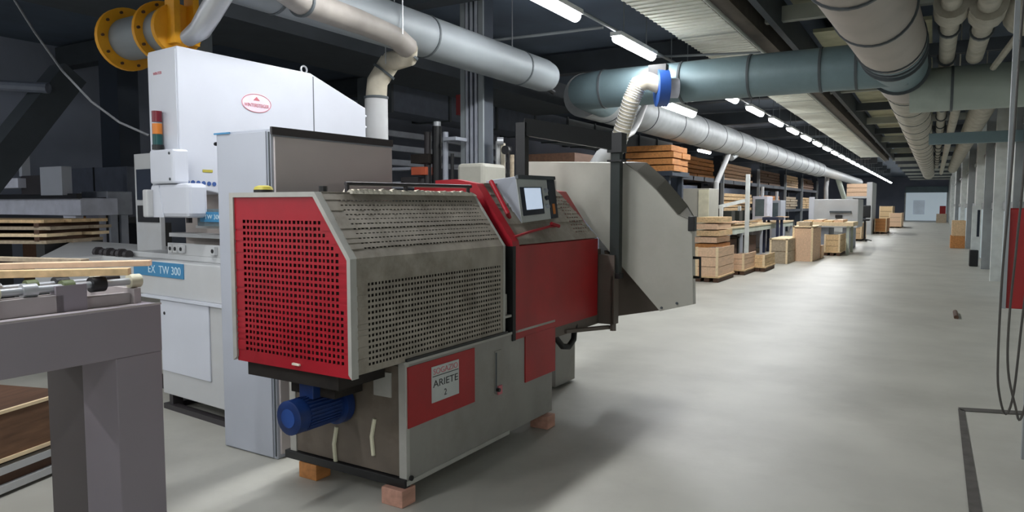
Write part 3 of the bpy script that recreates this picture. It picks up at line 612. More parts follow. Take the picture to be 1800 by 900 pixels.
# blue blower + hose
bl=thing('blue_blower','blue flanged blower inlet mounted below the teal duct','blower',atY(1155,152,9.2))
c_=atY(1157,155,9.25)
MB().tube([c_-RT*.02+Vector((0,0,0)),c_+RT*.12],.24,28).build('flange','indigo',bl)
MB().tube([c_+RT*.12,c_+RT*.26],.13,20).build('fan_housing','bg_light',bl)
MB().box(Fr((c_.x,c_.y),0),-.06,.06,-.12,.12,c_.z+.15,c_.z+.30).build('motor_bracket','black',bl)
fh_=thing('flexible_hose','clear ribbed flexible hose hanging from the blue blower to behind the hood','hose',atY(1100,200,9.2))
hp=[c_+RT*.02+Vector((0,0,.04)),atY(1140,142,9.2),atY(1122,148,9.2),atY(1110,175,9.2),atY(1098,215,9.3),atY(1083,262,9.4),atY(1060,320,9.5)]
MB().tube(hp,.115,20).build('hose_body','flex_cream',fh_)
rb=MB()
for i in range(2,len(hp)-1):
    for k in range(7):
        q=hp[i].lerp(hp[i+1],k/7); dd=(hp[i+1]-hp[i]).normalized(); rb.tube([q-dd*.006,q+dd*.006],.121,16)
rb.build('hose_ribs','offwhite',fh_,kind='stuff')
o=MB().tube([atY(1075,262,9.0),atY(1058,275,9.0),atY(1045,295,9.0),atY(1035,320,9.0)],.10,14).build('white_elbow','offwhite'); o['label']='white pipe elbow behind the top edge of the grey hood'; o['category']='pipe'
# pale rectangular duct far left & dark duct
rd=thing('rectangular_duct','sheet metal rectangular duct with seams in the dark hall behind the red machine','duct',(-8,16,3.2))
for k in range(9):
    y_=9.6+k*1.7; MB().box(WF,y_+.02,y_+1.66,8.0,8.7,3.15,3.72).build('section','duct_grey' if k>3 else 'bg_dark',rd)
    MB().box(WF,y_-.03,y_+.03,7.97,8.73,3.12,3.75).build('joint_flange','seam',rd)
dk=MB().box(WF,2.,14.,6.4,7.6,3.5,3.94).build('dark_duct','beam_dark'); dk['label']='wide dark flat duct behind the grey round ducts'; dk['category']='duct'
for k,(x,y0,y1,z_) in enumerate(((-8.2,8.5,14,2.75),(-8.2,8.5,14,2.5),(-8.2,8.5,14,2.25))):
    o=MB().box(WF,y0,y1,-x,-x+.1,z_,z_+.1).build('wall_rail','bg_mid'); o['label']=['top','middle','bottom'][k]+' one of three dull rails behind the dark column machine'; o['category']='rail'; o['group']='rails in the dark hall'
# ================================================================ CEILING THINGS
cp_=thing('ceiling_panel_run','run of pale corrugated ceiling panels above the left edge of the aisle','ceiling panel',(-2.6,20,3.8))
y_=5.0; k=0
while y_<36:
    e=MB().box(WF,y_,y_+2.3,2.28,3.04,3.80,3.86)
    for j in range(15): e.box(WF,y_+.05+j*.15,y_+.09+j*.15,2.28,3.04,3.788,3.80)
    e.build('panel','panel_white',cp_); MB().box(WF,y_+2.3,y_+2.36,2.26,3.06,3.79,3.86).build('joint_strip','beam_light',cp_); y_+=2.36
tr=thing('cable_truss','dusty brown cable truss with conduit beside the pale panels','truss',(-2.1,20,3.8))
MB().box(WF,4,40,1.95,2.20,3.72,3.98).build('tray','beam_brown',tr); MB().tube([(-2.12,4,3.68),(-2.12,40,3.68)],.022,8).build('conduit','beam_light',tr)
MB().box(WF,4,40,1.70,1.78,3.72,4.1).build('web','beam_dark',tr)
ob=thing('far_ceiling_slab_panel','olive toned panels between dark beams over the middle of the aisle','ceiling panel',(-1,10,4.1))
for k in range(12):
    MB().box(WF,5+k*3.2,7.3+k*3.2,.9,1.6,4.05,4.1).box(WF,5+k*3.2,7.3+k*3.2,.1,.75,4.05,4.1).build('panel','panel_olive',ob)
for k in range(22):
    y_=6.2+k*3.3; o=MB().box(WF,y_,y_+.12,-1.2,1.9,3.82,4.0).build('cross_girder','beam_light' if k%2 else 'beam_dark'); 
    o['label']=['dark','pale'][k%2]+' steel girder crossing above the big round duct'; o['category']='girder'; o['group']=['dark','pale'][k%2]+' girders over the aisle'
for k in range(12):
    y_=7.+k*5.; o=MB().box(WF,y_,y_+.25,2.9,13.4,3.95,4.3).build('roof_beam','beam_dark'); o['label']='dark roof beam crossing the left hall ceiling'; o['category']='beam'; o['group']='dark roof beams of the left hall'
for x0,y0,x1,y1,z_,n_ in ((860,72,1060,48,3.62,'nearer thin conduit under the dark ceiling by the first lamps'),(1148,100,1340,92,3.7,'thin conduit leading right from the second lamp')):
    o=MB().tube([atz(x0,y0,z_),atz(x1,y1,z_)],.018,8).build('conduit_pipe','duct_grey'); o['label']=n_; o['category']='conduit'
o=MB().tube([(LAMP_X,3,3.63),(LAMP_X,70,3.63)],.02,8).build('lamp_conduit','duct_grey'); o['label']='straight conduit carrying the row of tube lamps'; o['category']='conduit'
# right ceiling pipes
for k,(x,z_,r_,lab) in enumerate(((.08,3.35,.085,'left of two lagged white pipes beside the big round duct'),(.36,3.3,.09,'right of two lagged white pipes beside the big round duct'))):
    t=thing('lagged_pipe',lab,'pipe',(x,12,z_)); MB().tube([(x,6,z_),(x,10,z_),(x,40 if k==0 else 10.2,z_)],r_,16).build('lagging','insul',t)
    [ring(t,(x,7+j*1.7,z_),(0,1,0),r_+.02,.03,'wire_band',seg=14) for j in range(18 if k==0 else 2)]
    MB().tube([(x,7.6,z_),(x,8.0,z_)],r_+.06,14).build('bulge','insul',t)
t=thing('corner_lagging','bulky beige lagged pipe at the upper right corner','pipe',(.75,8,3.3)); MB().tube([(.75,6.5,3.45),(.75,8.9,3.45)],.22,16).build('lagging','insul',t); MB().tube([(.72,8.6,3.3),(.55,10.2,3.15)],.035,8).build('thin_drop','insul',t)
o=MB().tube([(.72,14.5,3.35),(.74,40,3.25)],.2,16).tube([(.72,15,3.4),(.72,15,ZC)],.01,6).tube([(.73,25,3.4),(.73,25,ZC)],.01,6).build('lagged_pipe','insul'); o['label']='thick grimy lagged pipe farther down the right wall'; o['category']='pipe'
o=MB().tube([(.28,12.5,3.2),(.28,40,3.05)],.075,12).tube([(.28,13,3.2),(.28,13,ZC)],.01,6).tube([(.28,25,3.1),(.28,25,ZC)],.01,6).build('lagged_pipe','insul'); o['label']='thin lagged pipe with black clips farther down the right side'; o['category']='pipe'
o=MB().box(WF,14,14.14,-1.2,.1,2.56,2.74).build('cross_rail','duct_teal'); o['label']='grey-green crossbar from the right wall to the hanging pipes'; o['category']='crossbar'
# right wall posts and panels
for k,(y_,w_) in enumerate(((14.2,.1),(17.4,.16),(20.6,.16),(24.5,.2),(30,.2),(37,.2),(46,.2),(58,.2))):
    MB().box(WF,y_,y_+w_,-1.25,-1.05 if k else -1.12,0,ZC).build('wall_post',['steel_grey','post_light'][k%2],wr)
MB().box(WF,14,60,-1.25,-1.2,1.45,1.6).build('wall_rail','steel_grey',wr); MB().box(WF,14,60,-1.25,-1.2,2.85,2.95).build('wall_rail','steel_grey',wr)
for k in range(10): MB().box(WF,14.35+k*3.2,17.1+k*3.2,-1.245,-1.21,0.05,1.42).build('wall_panel','door_m',wr); 
# right-hand items
b0=boxpx(1707,1723,440,469,.3); o=wbox(MB(),b0).build('black_case','black',bevel=.02); o['label']='small black case on the floor by the grey post'; o['category']='case'
b0=boxpx(1712,1726,362,440,.1,Y=b0[2]+.1); t=thing('glazed_notice_stand','narrow pale stand with dark inset beside the right wall','stand',(b0[0]/2+b0[1]/2,b0[2],0))
wbox(MB(),(b0[0],b0[1],b0[2],b0[3],0,b0[5])).build('frame','post_light',t); wbox(MB(),(b0[0]+.06,b0[1]-.05,b0[2]-.01,b0[2],.75,b0[5]-.1)).build('inset','screen_off',t)
for (xl,xr,yt,yb,m_,lab) in ((1674,1700,415,437,'wood_orange','lower orange-brown crate against the right wall'),(1676,1700,388,414,'ply','upper yellowish crate on the crate at the right wall'),(1650,1668,376,392,'wood_grey','grey-brown box near the far door')):
    if yt==388: bb=boxpx(xl,xr,yt,yb,.9,Y=crY); bb=(bb[0],bb[1],bb[2],bb[3],crz,bb[5])
    else: bb=boxpx(xl,xr,yt,yb,.9)
    if yt==415: crY=bb[2]; crz=bb[5]
    o=wbox(MB(),bb).build('crate',m_,bevel=.01); o['label']=lab; o['category']='crate'
bb=boxpx(1673,1684,362,390,.3); o=wbox(MB(),bb).build('fire_cabinet','red_box',bevel=.02); o['label']='small red cabinet far down the right wall'; o['category']='cabinet'
# red box on post at the right edge, with hanging cables
rbx=thing('red_control_box','red metal box on a grey upright at the right edge','box',atY(1790,360,5.0))
Yr=5.0; x0=atY(1771,450,Yr).x; zt=atY(1785,366,Yr).z; zb_=atY(1785,543,Yr).z
MB().box(WF,Yr,Yr+.25,-x0-.35,-x0,zb_,zt).build('body','red_box',rbx,bevel=.006)
MB().box(WF,Yr-.02,Yr+.03,-x0-.002,-x0+.022,zb_-.0,3.0).build('upright','steel_grey',rbx); MB().box(WF,Yr-.01,Yr+.0,-x0+.0,-x0+.006,zb_,zt).build('edge_strip','cream',rbx)
MB().box(WF,Yr+.26,Yr+.32,-x0-.2,-x0-.14,0,ZC).build('mast','steel_grey',rbx)
for k,pp in enumerate((((1800,-5),(1790,120),(1778,300),(1762,480),(1754,640),(1757,695),(1768,728),(1782,690),(1797,560),(1815,420)),((1808,-5),(1803,250),(1788,420),(1774,560),(1772,650),(1785,715),(1793,738),(1806,690),(1818,560)))):
    P_=[atY(x,y,4.75-.1*k) for x,y in pp]
    # smooth
    Q_=[]
    for i in range(len(P_)-1):
        p0=P_[max(i-1,0)];p1=P_[i];p2_=P_[i+1];p3=P_[min(i+2,len(P_)-1)]
        for j in range(5):
            t_=j/5; Q_.append(.5*((2*p1)+(-p0+p2_)*t_+(2*p0-5*p1+4*p2_-p3)*t_*t_+(-p0+3*p1-3*p2_+p3)*t_**3))
    o=MB().tube(Q_+[P_[-1]],.006,8).build('hanging_cable','cable'); o['label']=['left','right'][k]+' dark cable loop hanging in front of the red box'; o['category']='cable'
# ================================================================ LAMPS
names=['first','second','third','fourth','fifth','sixth','seventh','eighth']
def lamp(x,y,z,lab,grp,ln=1.32,power=LAMP_W):
    t=thing('tube_lamp',lab,'lamp',(x,y,z),0,grp)
    MB().box(WF,y-ln/2,y+ln/2,-x-.07,-x+.07,z+.02,z+.07).build('housing','lamp_body',t)
    MB().tube([(x,y-ln/2+.01,z),(x,y-ln/2+.04,z),(x,y+ln/2-.04,z),(x,y+ln/2-.01,z)],[.045,.062,.062,.045],14).build('tube','tube_emit',t)
    for s_ in (-.4,.4): MB().tube([(x,y+s_,z+.07),(x,y+s_,ZC)],.008,6).build('hanger','duct_grey',t)
    area(x,y,z-.07,.16,ln,power,parent=t)
LZ=3.55
ys=[8.83+2.39*k for k in range(-1,28)]
for k,y in enumerate(ys):
    if k==2: 
        lamp(LAMP_X-.02,10.75,3.0,'tube lamp hung low beneath the teal duct','aisle lamp row',1.5); continue
    if k<10: lab='%s bright tube lamp of the aisle row counted from the near end'%(['first','second','','third','fourth','fifth','sixth','seventh','eighth','ninth'][k])
    else: lab='small distant tube lamp in the merging far end of the aisle row'
    lamp(LAMP_X,y,LZ,lab,'aisle lamp row')
for k in range(4): lamp(LAMP_X,8.83-2.39*(k+2),LZ,'tube lamp of the aisle row behind the camera','aisle lamps out of view')
for k,y in enumerate((-3.2,-5.8)): lamp(.1,y,LZ,'added fill tube lamp over the aisle edge behind the camera','added side fill lamps out of view',power=18)  # unseen lamps added as fill from the right and behind
for k,(x,y) in enumerate(((-7.5,-1.),(-10.5,-.5),(-7.5,-4.),(-10.5,-4.))): lamp(x,y,LZ,'added fill tube lamp for the left hall behind the camera','added left hall fill lamps out of view',power=75)  # unseen lamps added to brighten the left hall
for k in range(3): lamp(-11.2,36+k*9,LZ,'added fill tube lamp deep in the left hall','added deep hall fill lamps',1.5)  # extra lamps added for light on the left wall
for k,(px,py) in enumerate(((1238,266),(1341,312),(1380,318),(1434,321))):
    q=atX(px,py,-7.4); lamp(q.x,q.y,q.z,['long lamp glowing over the brick-coloured crates','small lamp left of the dark racks','faint lamp between the dark racks','small lamp above the white machine'][k],'lamps of the second hall',1.5,25)
# ================================================================ COLUMNS (structure)
def column(name,P,w_,d_,m1,m2):
    t=MB().box(WF,P[1],P[1]+d_,-P[0]-w_/2,-P[0]+w_/2,0,ZC).build(name,m1,loc=(P[0],P[1],0),kind='structure')
    for s_ in (-1,1): MB().box(WF,P[1]-.02,P[1]+.01,-P[0]+s_*w_/2-.035,-P[0]+s_*w_/2+.035,0,ZC-.01).build('edge_strip',m2,t)
    for k in range(3): MB().box(WF,P[1]-.03,P[1],-P[0]-w_*.3+k*w_*.25,-P[0]-w_*.3+k*w_*.25+.03,0,ZC-.01).build('cable_run','bg_mid',t)
column('trim_2',(-5.06,7.65),.27,.28,'rack_dark','duct_grey')
column('trim_3',(-8.2,12.6),.22,.3,'rack_dark','bg_mid')
o=MB().box(WF,9.0,9.25,6.05,6.25,2.9,3.2).box(WF,9.1,9.15,6.13,6.17,3.2,ZC).build('red_coupling','redm'); o['label']='dim red coupling behind the grey column under the duct'; o['category']='coupling'
# things behind the red machine
dm=thing('drilling_machine','dark machine with two upright cylinders behind the red machine','machine',(-6.2,7.4,0))
p=boxpx(745,800,245,345,.6,Y=7.4)
wbox(MB(),(p[0]-.5,p[1]+.2,p[2],p[3],0,1.45)).build('bed','bg_dark',dm)
for x_,w_,y0_,y1_,m_ in ((752,10,232,340,'dark_strip'),(768,13,222,340,'black'),(783,8,232,340,'bg_mid'),(795,5,270,340,'black')):
    a=atY(x_,y0_,7.4); b2=atY(x_,y1_,7.4); MB().tube([a,Vector((b2.x,7.4,1.40))],w_*7.5/1260/1.3,14).build('upright_cylinder',m_,dm)
a=atY(768,214,7.4); MB().tube([a,a+Vector((0,0,-.1))],.05,12).build('cap','silver',dm)
for x_,y_,w_,h_,m_ in ((735,300,24,14,'orange_red'),(720,318,30,14,'dark_strip'),(737,278,30,16,'grime'),(790,243,22,6,'bg_mid'),(700,325,20,12,'bg_mid'),(700,296,40,5,'bg_mid')):
    bb=boxpx(x_-w_/2,x_+w_/2,y_-h_/2,y_+h_/2,.25,Y=7.3); wbox(MB(),bb).build('fitting',m_,dm)
wm=thing('white_machine_box','small off-white machine box behind the red arched rim','machine',(-5.0,7.0,0)); bb=boxpx(803,850,286,335,.5,Y=6.9); wbox(MB(),(bb[0],bb[1],bb[2],bb[3],0,bb[5])).build('body','hood_grey',wm,bevel=.04)
vm=thing('valve_machine','machine with cream upright arm and dark fittings between column and hood','machine',(-5,8,0)); 
bb=boxpx(848,912,300,340,.5,Y=7.8); wbox(MB(),(bb[0],bb[1],bb[2],bb[3],0,bb[5]-.1)).build('body','bg_dark',vm)
for x_,y0_,w_,m_ in ((875,248,7,'offwhite'),(884,252,8,'flex_cream'),(862,262,5,'black'),(852,285,6,'black'),(900,272,7,'wood_grey'),(893,268,4,'black')):
    a=atY(x_,y0_,7.9); MB().tube([a,Vector((a.x,a.y,1.5))],w_*8/1260/1.6,12).build('upright',m_,vm)
a=atY(878,248,7.85); MB().tube([a+RT*-.03,a+RT*.05],.05,12).build('arm_head','silver',vm)
a=atY(891,264,7.8); MB().tube([a,a-Vector((0,.05,0))],.055,14).build('wheel','black',vm)
o=wbox(MB(),boxpx(922,1010,268,284,1.0,Y=9.5)).build('timber_ledge','wood_dark'); b0=o; o['label']='brown timber ledge seen above the grey hood'; o['category']='timber'
bb=boxpx(922,1010,284,420,.9,Y=9.5); o=wbox(MB(),(bb[0],bb[1],bb[2],bb[3],0,bb[5])).build('covered_machine','bg_dark',bevel=.01); o['label']='dark machine base hidden behind the grey hood'; o['category']='machine'
# ================================================================ RACKS AND GOODS ALONG THE LEFT OF THE AISLE
def planks(t,x0,x1,y0,y1,z0,z1,m_,n=5,ncol=1):
    h=(z1-z0)/n
    for k in range(n):
        for j in range(ncol):
            w_=(y1-y0)/ncol; dx=random.uniform(-.05,.05)
            MB().box(WF,y0+j*w_,y0+(j+1)*w_-.03,-x1+dx,-x0+dx,z0+k*h,z0+k*h+h*.82).build('plank',m_ if not isinstance(m_,list) else random.choice(m_),t)
def rack_post(xpx,X,m_,w_=.16): return X
rk=thing('timber_rack','tall dark steel rack holding timber along the left side of the hall','rack',(-6.4,22,0))
posts=[]
for k,px in enumerate((1188,1263,1327,1375,1405,1432)):
    q=atX(px,330,-5.9); posts.append(q.y)
    MB().box(WF,q.y-.12,q.y+.12,5.75,6.05,0,3.1).build('upright','rack_dark',rk); MB().box(WF,q.y-.16,q.y-.10,5.70,5.80,0,2.9).build('upright_edge','duct_grey',rk)
for k in range(len(posts)-1):
    for z_ in (1.35,2.35): MB().box(WF,posts[k],posts[k+1],5.75,5.85,z_-.12,z_).box(WF,posts[k],posts[k+1],7.3,7.4,z_-.12,z_).build('shelf_beam','rack_dark',rk)
    for s_ in (.25,.5,.75):
        y_=posts[k]+(posts[k+1]-posts[k])*s_
        MB().box(WF,y_-.05,y_+.05,5.75,7.4,1.23,1.35).box(WF,y_-.05,y_+.05,5.75,7.4,2.23,2.35).build('shelf_arm','rack_dark',rk)
    MB().box(WF,posts[k]-.12,posts[k]+.12,7.3,7.5,0,3.1).build('upright','rack_dark',rk)
MB().box(WF,posts[-1]-.12,posts[-1]+.12,7.3,7.5,0,3.1).build('upright','rack_dark',rk)
cols=['wood_orange','pine','ply_pink','pine','wood_brown','wood_orange','ply','wood_grey','wood_brown','pine']
desc=['orange','pale pine','pinkish','yellow pine','brown']
for k in range(len(posts)-1):
    for lv,(z_,h_) in enumerate(((2.35,.6),(1.35,.6))):
        m_=cols[(k*2+lv)%10]; t=thing('timber_stack','%s timber stack on the %s shelf of rack bay %s from the near end'%({'wood_orange':'orange-brown','pine':'pale pine','ply_pink':'pinkish','wood_brown':'brown','ply':'tan','wood_grey':'greyish'}[m_],['upper','lower'][lv],['one','two','three','four','five'][k]),'timber',(-6.4,(posts[k]+posts[k+1])/2,z_),0,'timber stacks on the rack')
        planks(t,-7.2,-5.95,posts[k]+.3,posts[k+1]-.3,z_,z_+h_,m_,5,2)
t=thing('timber_stack','orange timber bundle on a bearer just above the hood of the red machine','timber',(-5.5,14.5,2.3),0)
bb=boxpx(1098,1182,252,300,1.2,Y=14.6); 
planks(t,bb[0],bb[1],bb[2],bb[3],bb[4],bb[5],'wood_orange',4,2)
s2=thing('bundle_stand','dark stand under the orange timber bundle','stand',((bb[0]+bb[1])/2,bb[2],0))
for x_ in (bb[0]+.1,bb[1]-.2):
    wbox(MB(),(x_,x_+.1,bb[2]+.1,bb[2]+.2,0,bb[4]-.1)).build('leg','rack_dark',s2); wbox(MB(),(x_,x_+.1,bb[3]-.2,bb[3]-.1,0,bb[4]-.1)).build('leg','rack_dark',s2)
wbox(MB(),(bb[0],bb[1],bb[2],bb[3],bb[4]-.1,bb[4])).build('deck','rack_dark',s2)
for (xl,xr,lab) in ((1222,1238,'left pink crate on the high shelf under the hall lamp'),(1240,1257,'right pink crate on the high shelf under the hall lamp')):
    b1=boxpx(xl,xr,283,310,1.,Y=24.0); t=thing('pink_crate',lab,'crate',((b1[0]+b1[1])/2,b1[2],0),0,'pink crates')
    for k in range(3): wbox(MB(),(b1[0],b1[1],b1[2],b1[3],b1[4]+(b1[5]-b1[4])*k/3,b1[4]+(b1[5]-b1[4])*(k+.85)/3)).build('board','ply_pink',t)
    wbox(MB(),(b1[0]+.05,b1[1]-.05,b1[2]+.1,b1[3],0,b1[4])).build('stand','rack_dark',t)
# crates on the floor
def crate(px,depth,m_,lab,pallet=True,grp='crates along the aisle',slats=3,name='plywood_crate',lid=False):
    x0,x1,y0,y1,z0,z1=boxpx(*px,depth)
    t=thing(name,lab,'crate',((x0+x1)/2,y0,0),0,grp); zz=.12 if pallet else 0
    if pallet:
        for k in range(3):
            xx=x0+(x1-x0-.1)*k/2; wbox(MB(),(xx,xx+.1,y0,y1,0,.09)).build('runner','wood_dark',t)
        wbox(MB(),(x0-.02,x1+.02,y0-.02,y1,.09,.12)).build('deck','pine',t)
    wbox(MB(),(x0+.02,x1-.02,y0+.02,y1-.02,zz,z1-.06)).build('contents','wood_brown' if not lid else m_,t)
    h=(z1-zz)/slats
    for k in range(slats):
        za,zb2=zz+k*h,zz+(k+.94)*h
        wbox(MB(),(x0,x1,y0,y0+.025,za,zb2)).build('side_board',m_,t); wbox(MB(),(x1-.025,x1,y0+.03,y1,za,zb2)).build('side_board',m_,t)
    wbox(MB(),(x0,x0+.05,y0-.02,y0,zz,z1)).build('cleat','pine_light',t); wbox(MB(),(x1-.05,x1,y0-.02,y0,zz,z1)).build('cleat','pine_light',t)
    if lid: wbox(MB(),(x0-.01,x1+.01,y0-.02,y1+.01,z1-.03,z1)).build('lid','pine_light',t)
    return (x0,x1,y0,y1,z1)
crate((1222,1262,435,497),1.3,'ply_pink','tall plywood crate on a pallet just right of the grey hood handle')
crate((1278,1308,446,484),1.2,'ply_pink','low pale crate on a dark pallet, second along the aisle floor')
crate((1318,1344,448,478),1.2,'pine','low pale crate on a dark pallet, third along the aisle floor')
crate((1352,1384,420,464),1.8,'wood_grey','long lidded crate with light top boards, left of the tall plywood box',False,lid=True,slats=2)
PB=crate((1392,1428,398,460),1.6,'ply_pink','tall plain plywood box beside the white machine',False,lid=True,slats=1,name='plywood_box')
crate((1448,1476,412,450),1.6,'pine','pale crate of offcuts on a pallet beyond the plywood box')
crate((1492,1514,392,424),2.4,'ply','orange-tinted open crate before the black chair')
crate((1536,1558,384,411),3.0,'wood_orange','slatted brown crate farther along the aisle, left of the last one',True,slats=4)
crate((1562,1584,374,401),4.0,'ply_pink','last pale crate on the left before the far door')
crate((1545,1568,362,392),4.0,'pine','pale crate standing behind the slatted brown crate')
for k,(px,m_,lab) in enumerate((((1264,1276,452,474),'pine','small pale offcut box squeezed between the tall crate and the second crate'),((1430,1444,432,454),'ply_pink','small pinkish box at the right foot of the tall plywood box'),((1478,1490,420,440),'pine_light','small pale box beyond the crate of offcuts'),((1404,1424,383,397),'wood_grey','greyish bundle lying on top of the tall plywood box'))):
    bb=boxpx(*px,.5,Y=None if k<3 else PB[2]+.2); bb=bb if k<3 else (bb[0],bb[1],bb[2],bb[3],PB[4],PB[4]+.12)
    o=wbox(MB(),bb).build('offcut_box',m_,bevel=.01); o['label']=lab; o['category']='box'
# boards leaned / orange pile near hood
t=thing('offcut_pile','pile of orange and pink wood offcuts right behind the hood latch','lumber',(-4.6,15.8,0))
b1=boxpx(1222,1262,380,436,1.2,Y=15.6)
planks(t,b1[0],b1[1],b1[2],b1[3],0,b1[5],['wood_orange','ply_pink','pine'],9,1)
# machine cabinet cream/grey
t=thing('machine_cabinet','cream and grey machine cabinet behind the sloping edge of the hood','cabinet',(-5,17.5,0)); b1=boxpx(1196,1246,331,372,.9,Y=17.2)
wbox(MB(),(b1[0],b1[1],b1[2],b1[3],0,b1[5])).build('body','hood_grey',t,bevel=.01); b2=boxpx(1228,1246,333,372,.9,Y=17.2); wbox(MB(),(b2[0],b2[1],b2[2]-.03,b2[2],.1,b2[5])).build('side_panel','cream',t)
# long workbench
def bench(pxl,pxr,ytl,X,lab,m_top,Y0,Y1,zt,name='workbench',w_=1.0):
    t=thing(name,lab,'table',(X-w_/2,(Y0+Y1)/2,0))
    MB().box(WF,Y0,Y1,-X,-X+w_,zt-.05,zt).build('top',m_top,t)
    n=max(2,int((Y1-Y0)/2.2)+1)
    for k in range(n):
        y_=Y0+.05+(Y1-Y0-.2)*k/(n-1)
        for v in (-X+.03,-X+w_-.1): MB().box(WF,y_,y_+.07,v,v+.07,0,zt-.05).build('leg','cab_grey',t)
    MB().box(WF,Y0,Y1,-X+.02,-X+.05,zt-.2,zt-.05).build('apron','tarp',t)
    return t
def Yat(px,py,X): return atX(px,py,X).y
Xb=-4.45
y0_=Yat(1262,400,Xb); y1_=Yat(1395,392,Xb); zt=.98
bench(0,0,0,Xb,'long bench heaped with pale boards between white posts','pine_light',y0_,y1_,zt)
t=thing('board_heap','loose heap of pale boards and slats on the long bench','lumber',(Xb-.5,(y0_+y1_)/2,zt))
rr=random.Random(5)
for k in range(26):
    ya=rr.uniform(y0_+.2,y1_-1.6); x_=Xb-rr.uniform(.08,.9); z_=zt+.03+.035*(k%4); dx=rr.uniform(-.12,.12)
    MB().bar((x_,ya,z_),(x_+dx,ya+rr.uniform(.9,2.),z_+rr.uniform(0,.03)),rr.uniform(.08,.2),.03).build('board',rr.choice(['pine','pine_light','ply_pink','wood_grey']),t)
MB().box(WF,y0_+.6,y0_+3.4,-Xb+.08,-Xb+.8,0,.55)
t=thing('dark_bin','dark crates stored under the long bench','bin',(Xb-.6,y0_+2,0))
for k in range(4): MB().box(WF,y0_+.5+k*1.25,y0_+1.6+k*1.25,-Xb+.2,-Xb+.85,0,.62).build('bin_unit',['black','wood_dark'][k%2],t,bevel=.01)
# white posts
for k,(px,yt_,yb_,X,lab) in enumerate(((1312,306,436,-4.1,'tall white post standing in front of the long bench'),(1258,322,385,-5.0,'thin white post at the near end of the white frame'))):
    q=atX(px,yb_,X); zt_=atX(px,yt_,X).z; o=MB().box(WF,q.y-.05,q.y+.05,-q.x-.05,-q.x+.05,0,zt_).build('white_post','post_light',bevel=.01); o['label']=lab; o['category']='post'
t=thing('pipework_stand','white machine frame with slanting rail left of the tall white post','frame',(-5,20,0))
a=atX(1262,364,-5.0); c2=atX(1312,352,-4.6); MB().bar(a,c2,.08,.08).build('slanting_rail','post_light',t)
for px in (1268,1300): q=atX(px,362,-4.9); MB().box(WF,q.y-.05,q.y+.05,-q.x-.04,-q.x+.04,0,q.z).build('leg','post_light',t)
for k in range(3): q=atX(1276+k*14,375,-4.9); MB().box(WF,q.y-.2,q.y+.2,-q.x-.2,-q.x+.2,.98,1.38).build('motor_unit','post_green',t)
# dust pipes from duct B
for k,(pts_,r_,m_,lab) in enumerate((
    (((1286,256),(1275,285),(1259,322),(1258,362)),.07,'offwhite','bent white dust pipe falling from the silver duct to the bench'),
    (((1308,262),(1285,278)),.08,'duct_galv','short slanting branch under the silver duct beside the white pipe'),
    (((1455,305),(1452,330),(1452,352)),.12,'offwhite','left pale dust pipe above the white machine'),
    (((1470,304),(1478,330),(1485,352)),.16,'tarp','right wide dust pipe above the white machine'),
    (((1135,180),(1122,215),(1112,232),(1098,240)),.05,'offwhite','small white hose end under the silver duct beside the blue blower'))):
    X=-4.8 if k<2 else (-5.2 if k<4 else -4.4)
    P_=[atX(x,y,X) for x,y in pts_]; o=MB().tube(P_,r_,12).build('dust_pipe',m_); o['label']=lab; o['category']='pipe'
# white panel machine
Xw=-4.6
t=thing('white_panel_machine','long white machine with dark handle beyond the plywood box','machine',(-5.5,32,0)); b1=boxpx(1424,1508,350,392,2.0,Y=27.5)
wbox(MB(),(b1[0],b1[1],b1[2],b1[3],.75,b1[5])).build('body','offwhite',t,bevel=.02); wbox(MB(),(b1[0]-.05,b1[0]+.12,b1[2]-.05,b1[2]+.1,0,b1[5]+.08)).build('end_post','white',t)
for xx in (b1[0]+.3,b1[1]-.5): wbox(MB(),(xx,xx+.3,b1[2]+.2,b1[3]-.2,0,.75)).build('leg','bg_mid',t)
b2=boxpx(1468,1480,378,383,.05,Y=27.4); wbox(MB(),(b2[0],b2[1],b2[2],b1[2]+.01,b2[4],b2[5])).build('handle','black',t); b2=boxpx(1458,1496,371,374,.05,Y=27.4); wbox(MB(),(b2[0],b2[1],b2[2],b1[2]+.01,b2[4],b2[5])).build('guide_bar','seam',t)
t=thing('feed_table','low wooden feed table with boards in front of the white machine','table',(-4.5,26,0)); b1=boxpx(1400,1500,391,398,1.6,Y=24.5)
wbox(MB(),(b1[0],b1[1],b1[2],b1[3],b1[4],b1[5])).build('top','pine_light',t)
for xx in (b1[0]+.1,b1[1]-.2): wbox(MB(),(xx,xx+.08,b1[2]+.1,b1[2]+.2,0,b1[4])).box(WF,b1[3]-.2,b1[3]-.1,-xx-.08,-xx,0,b1[4]).build('leg','tarp',t)
for k in range(4): wbox(MB(),(b1[0]+.2+k*.3,b1[0]+.45+k*.3,b1[2]+.1,b1[3]-.1,b1[5],b1[5]+.05+.02*(k%2))).build('board',['pine','ply_pink'][k%2],t)
# stack above/behind
b1=boxpx(1488,1524,322,345,3,Y=42); t=thing('boxed_goods','pale stacked boxes on a tall frame behind the black chair','box',((b1[0]+b1[1])/2,42,0))
for k in range(3): wbox(MB(),(b1[0],b1[1],b1[2],b1[3],b1[4]+(b1[5]-b1[4])*k/3,b1[4]+(b1[5]-b1[4])*(k+.9)/3)).build('carton','ply_pink',t)
wbox(MB(),(b1[1]-.01,b1[1]+.25,b1[2]-.1,b1[3],0,b1[5]+.05)).box(WF,b1[2],b1[3],-b1[0]-.3,-b1[0],0,b1[4]-.1).box(WF,b1[2],b1[3],-b1[1],-b1[0],b1[4]-.1,b1[4]).build('frame','offwhite',t)
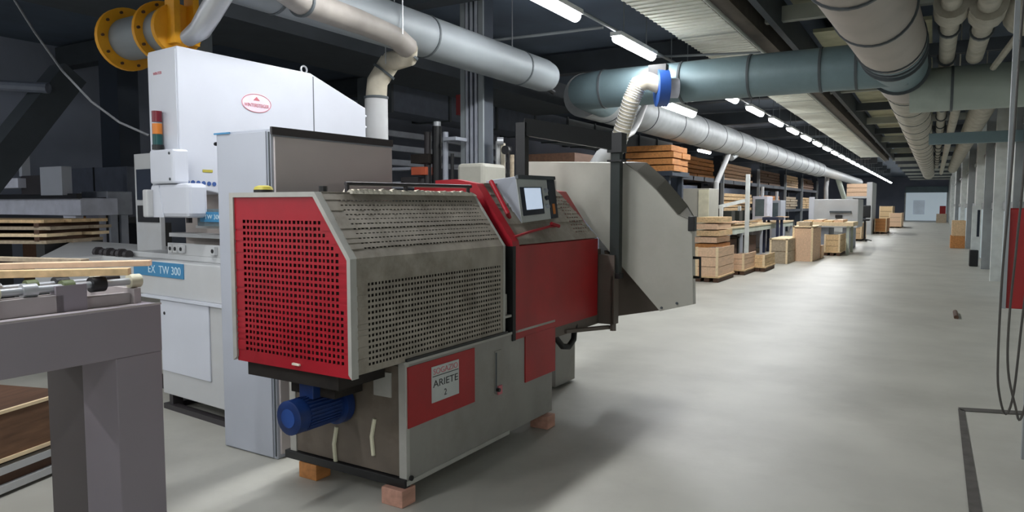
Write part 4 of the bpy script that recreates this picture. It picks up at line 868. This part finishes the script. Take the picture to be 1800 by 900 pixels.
# black chair
b1=boxpx(1513,1530,361,383,.5,Y=34); t=thing('black_chair','black chair back between the white machine and the crates','chair',((b1[0]+b1[1])/2,34,0))
wbox(MB(),(b1[0],b1[1],34,34.08,b1[4],b1[5])).build('backrest','black',t,bevel=.03); wbox(MB(),(b1[0],b1[1],33.5,34.,b1[4]-.12,b1[4]-.04)).build('seat','black',t,bevel=.02)
q=(b1[0]+b1[1])/2; MB().tube([(q,33.75,.1),(q,33.75,b1[4]-.12)],.04,8).build('pedestal','black',t)
for k in range(5): a=k*2*math.pi/5; MB().bar((q,33.75,.1),(q+.28*math.cos(a),33.75+.28*math.sin(a),.04),.04,.04).build('leg','black',t)
# blue-ish cluttered machines between racks (mid)
for k,(px,m_,lab) in enumerate((((1322,1348,345,385),'bg_light','pale grey machine tool behind the boards on the long bench'),((1350,1372,352,388),'cab_grey','second pale machine tool right of the first behind the bench'),((1232,1250,318,332),'bg_dark','dark shelf box under the pink crates'))):
    b1=boxpx(*px,1.0,Y=(26.5,29.5,23)[k]); t=thing('machine_tool',lab,'machine',((b1[0]+b1[1])/2,b1[2],0))
    wbox(MB(),(b1[0],b1[1],b1[2],b1[3],0,b1[5])).build('body',m_,t,bevel=.02)
    wbox(MB(),(b1[0]+.1,b1[1]-.1,b1[2]-.02,b1[2],b1[4]+.1,b1[5]-.1)).build('door','screen_off' if k==2 else 'smoked',t)
    MB().tube([((b1[0]+b1[1])/2,b1[2]+.4,b1[5]),((b1[0]+b1[1])/2,b1[2]+.4,b1[5]+.35)],.06,8).build('duct_stub','offwhite',t)
t=thing('blue_table','dark blue flat cart on the bench side by the racks','cart',(0,0,0)); b1=boxpx(1340,1368,382,387,1.,Y=24.); t.location=((b1[0]+b1[1])/2,24,0); WMAT[t.name]=Matrix.Translation(t.location)
wbox(MB(),b1).build('deck','navy',t); 
for xx in (b1[0],b1[1]-.08): wbox(MB(),(xx,xx+.08,24.1,24.18,0,b1[4])).box(WF,24.8,24.88,-xx-.08,-xx,0,b1[4]).build('leg','navy',t)
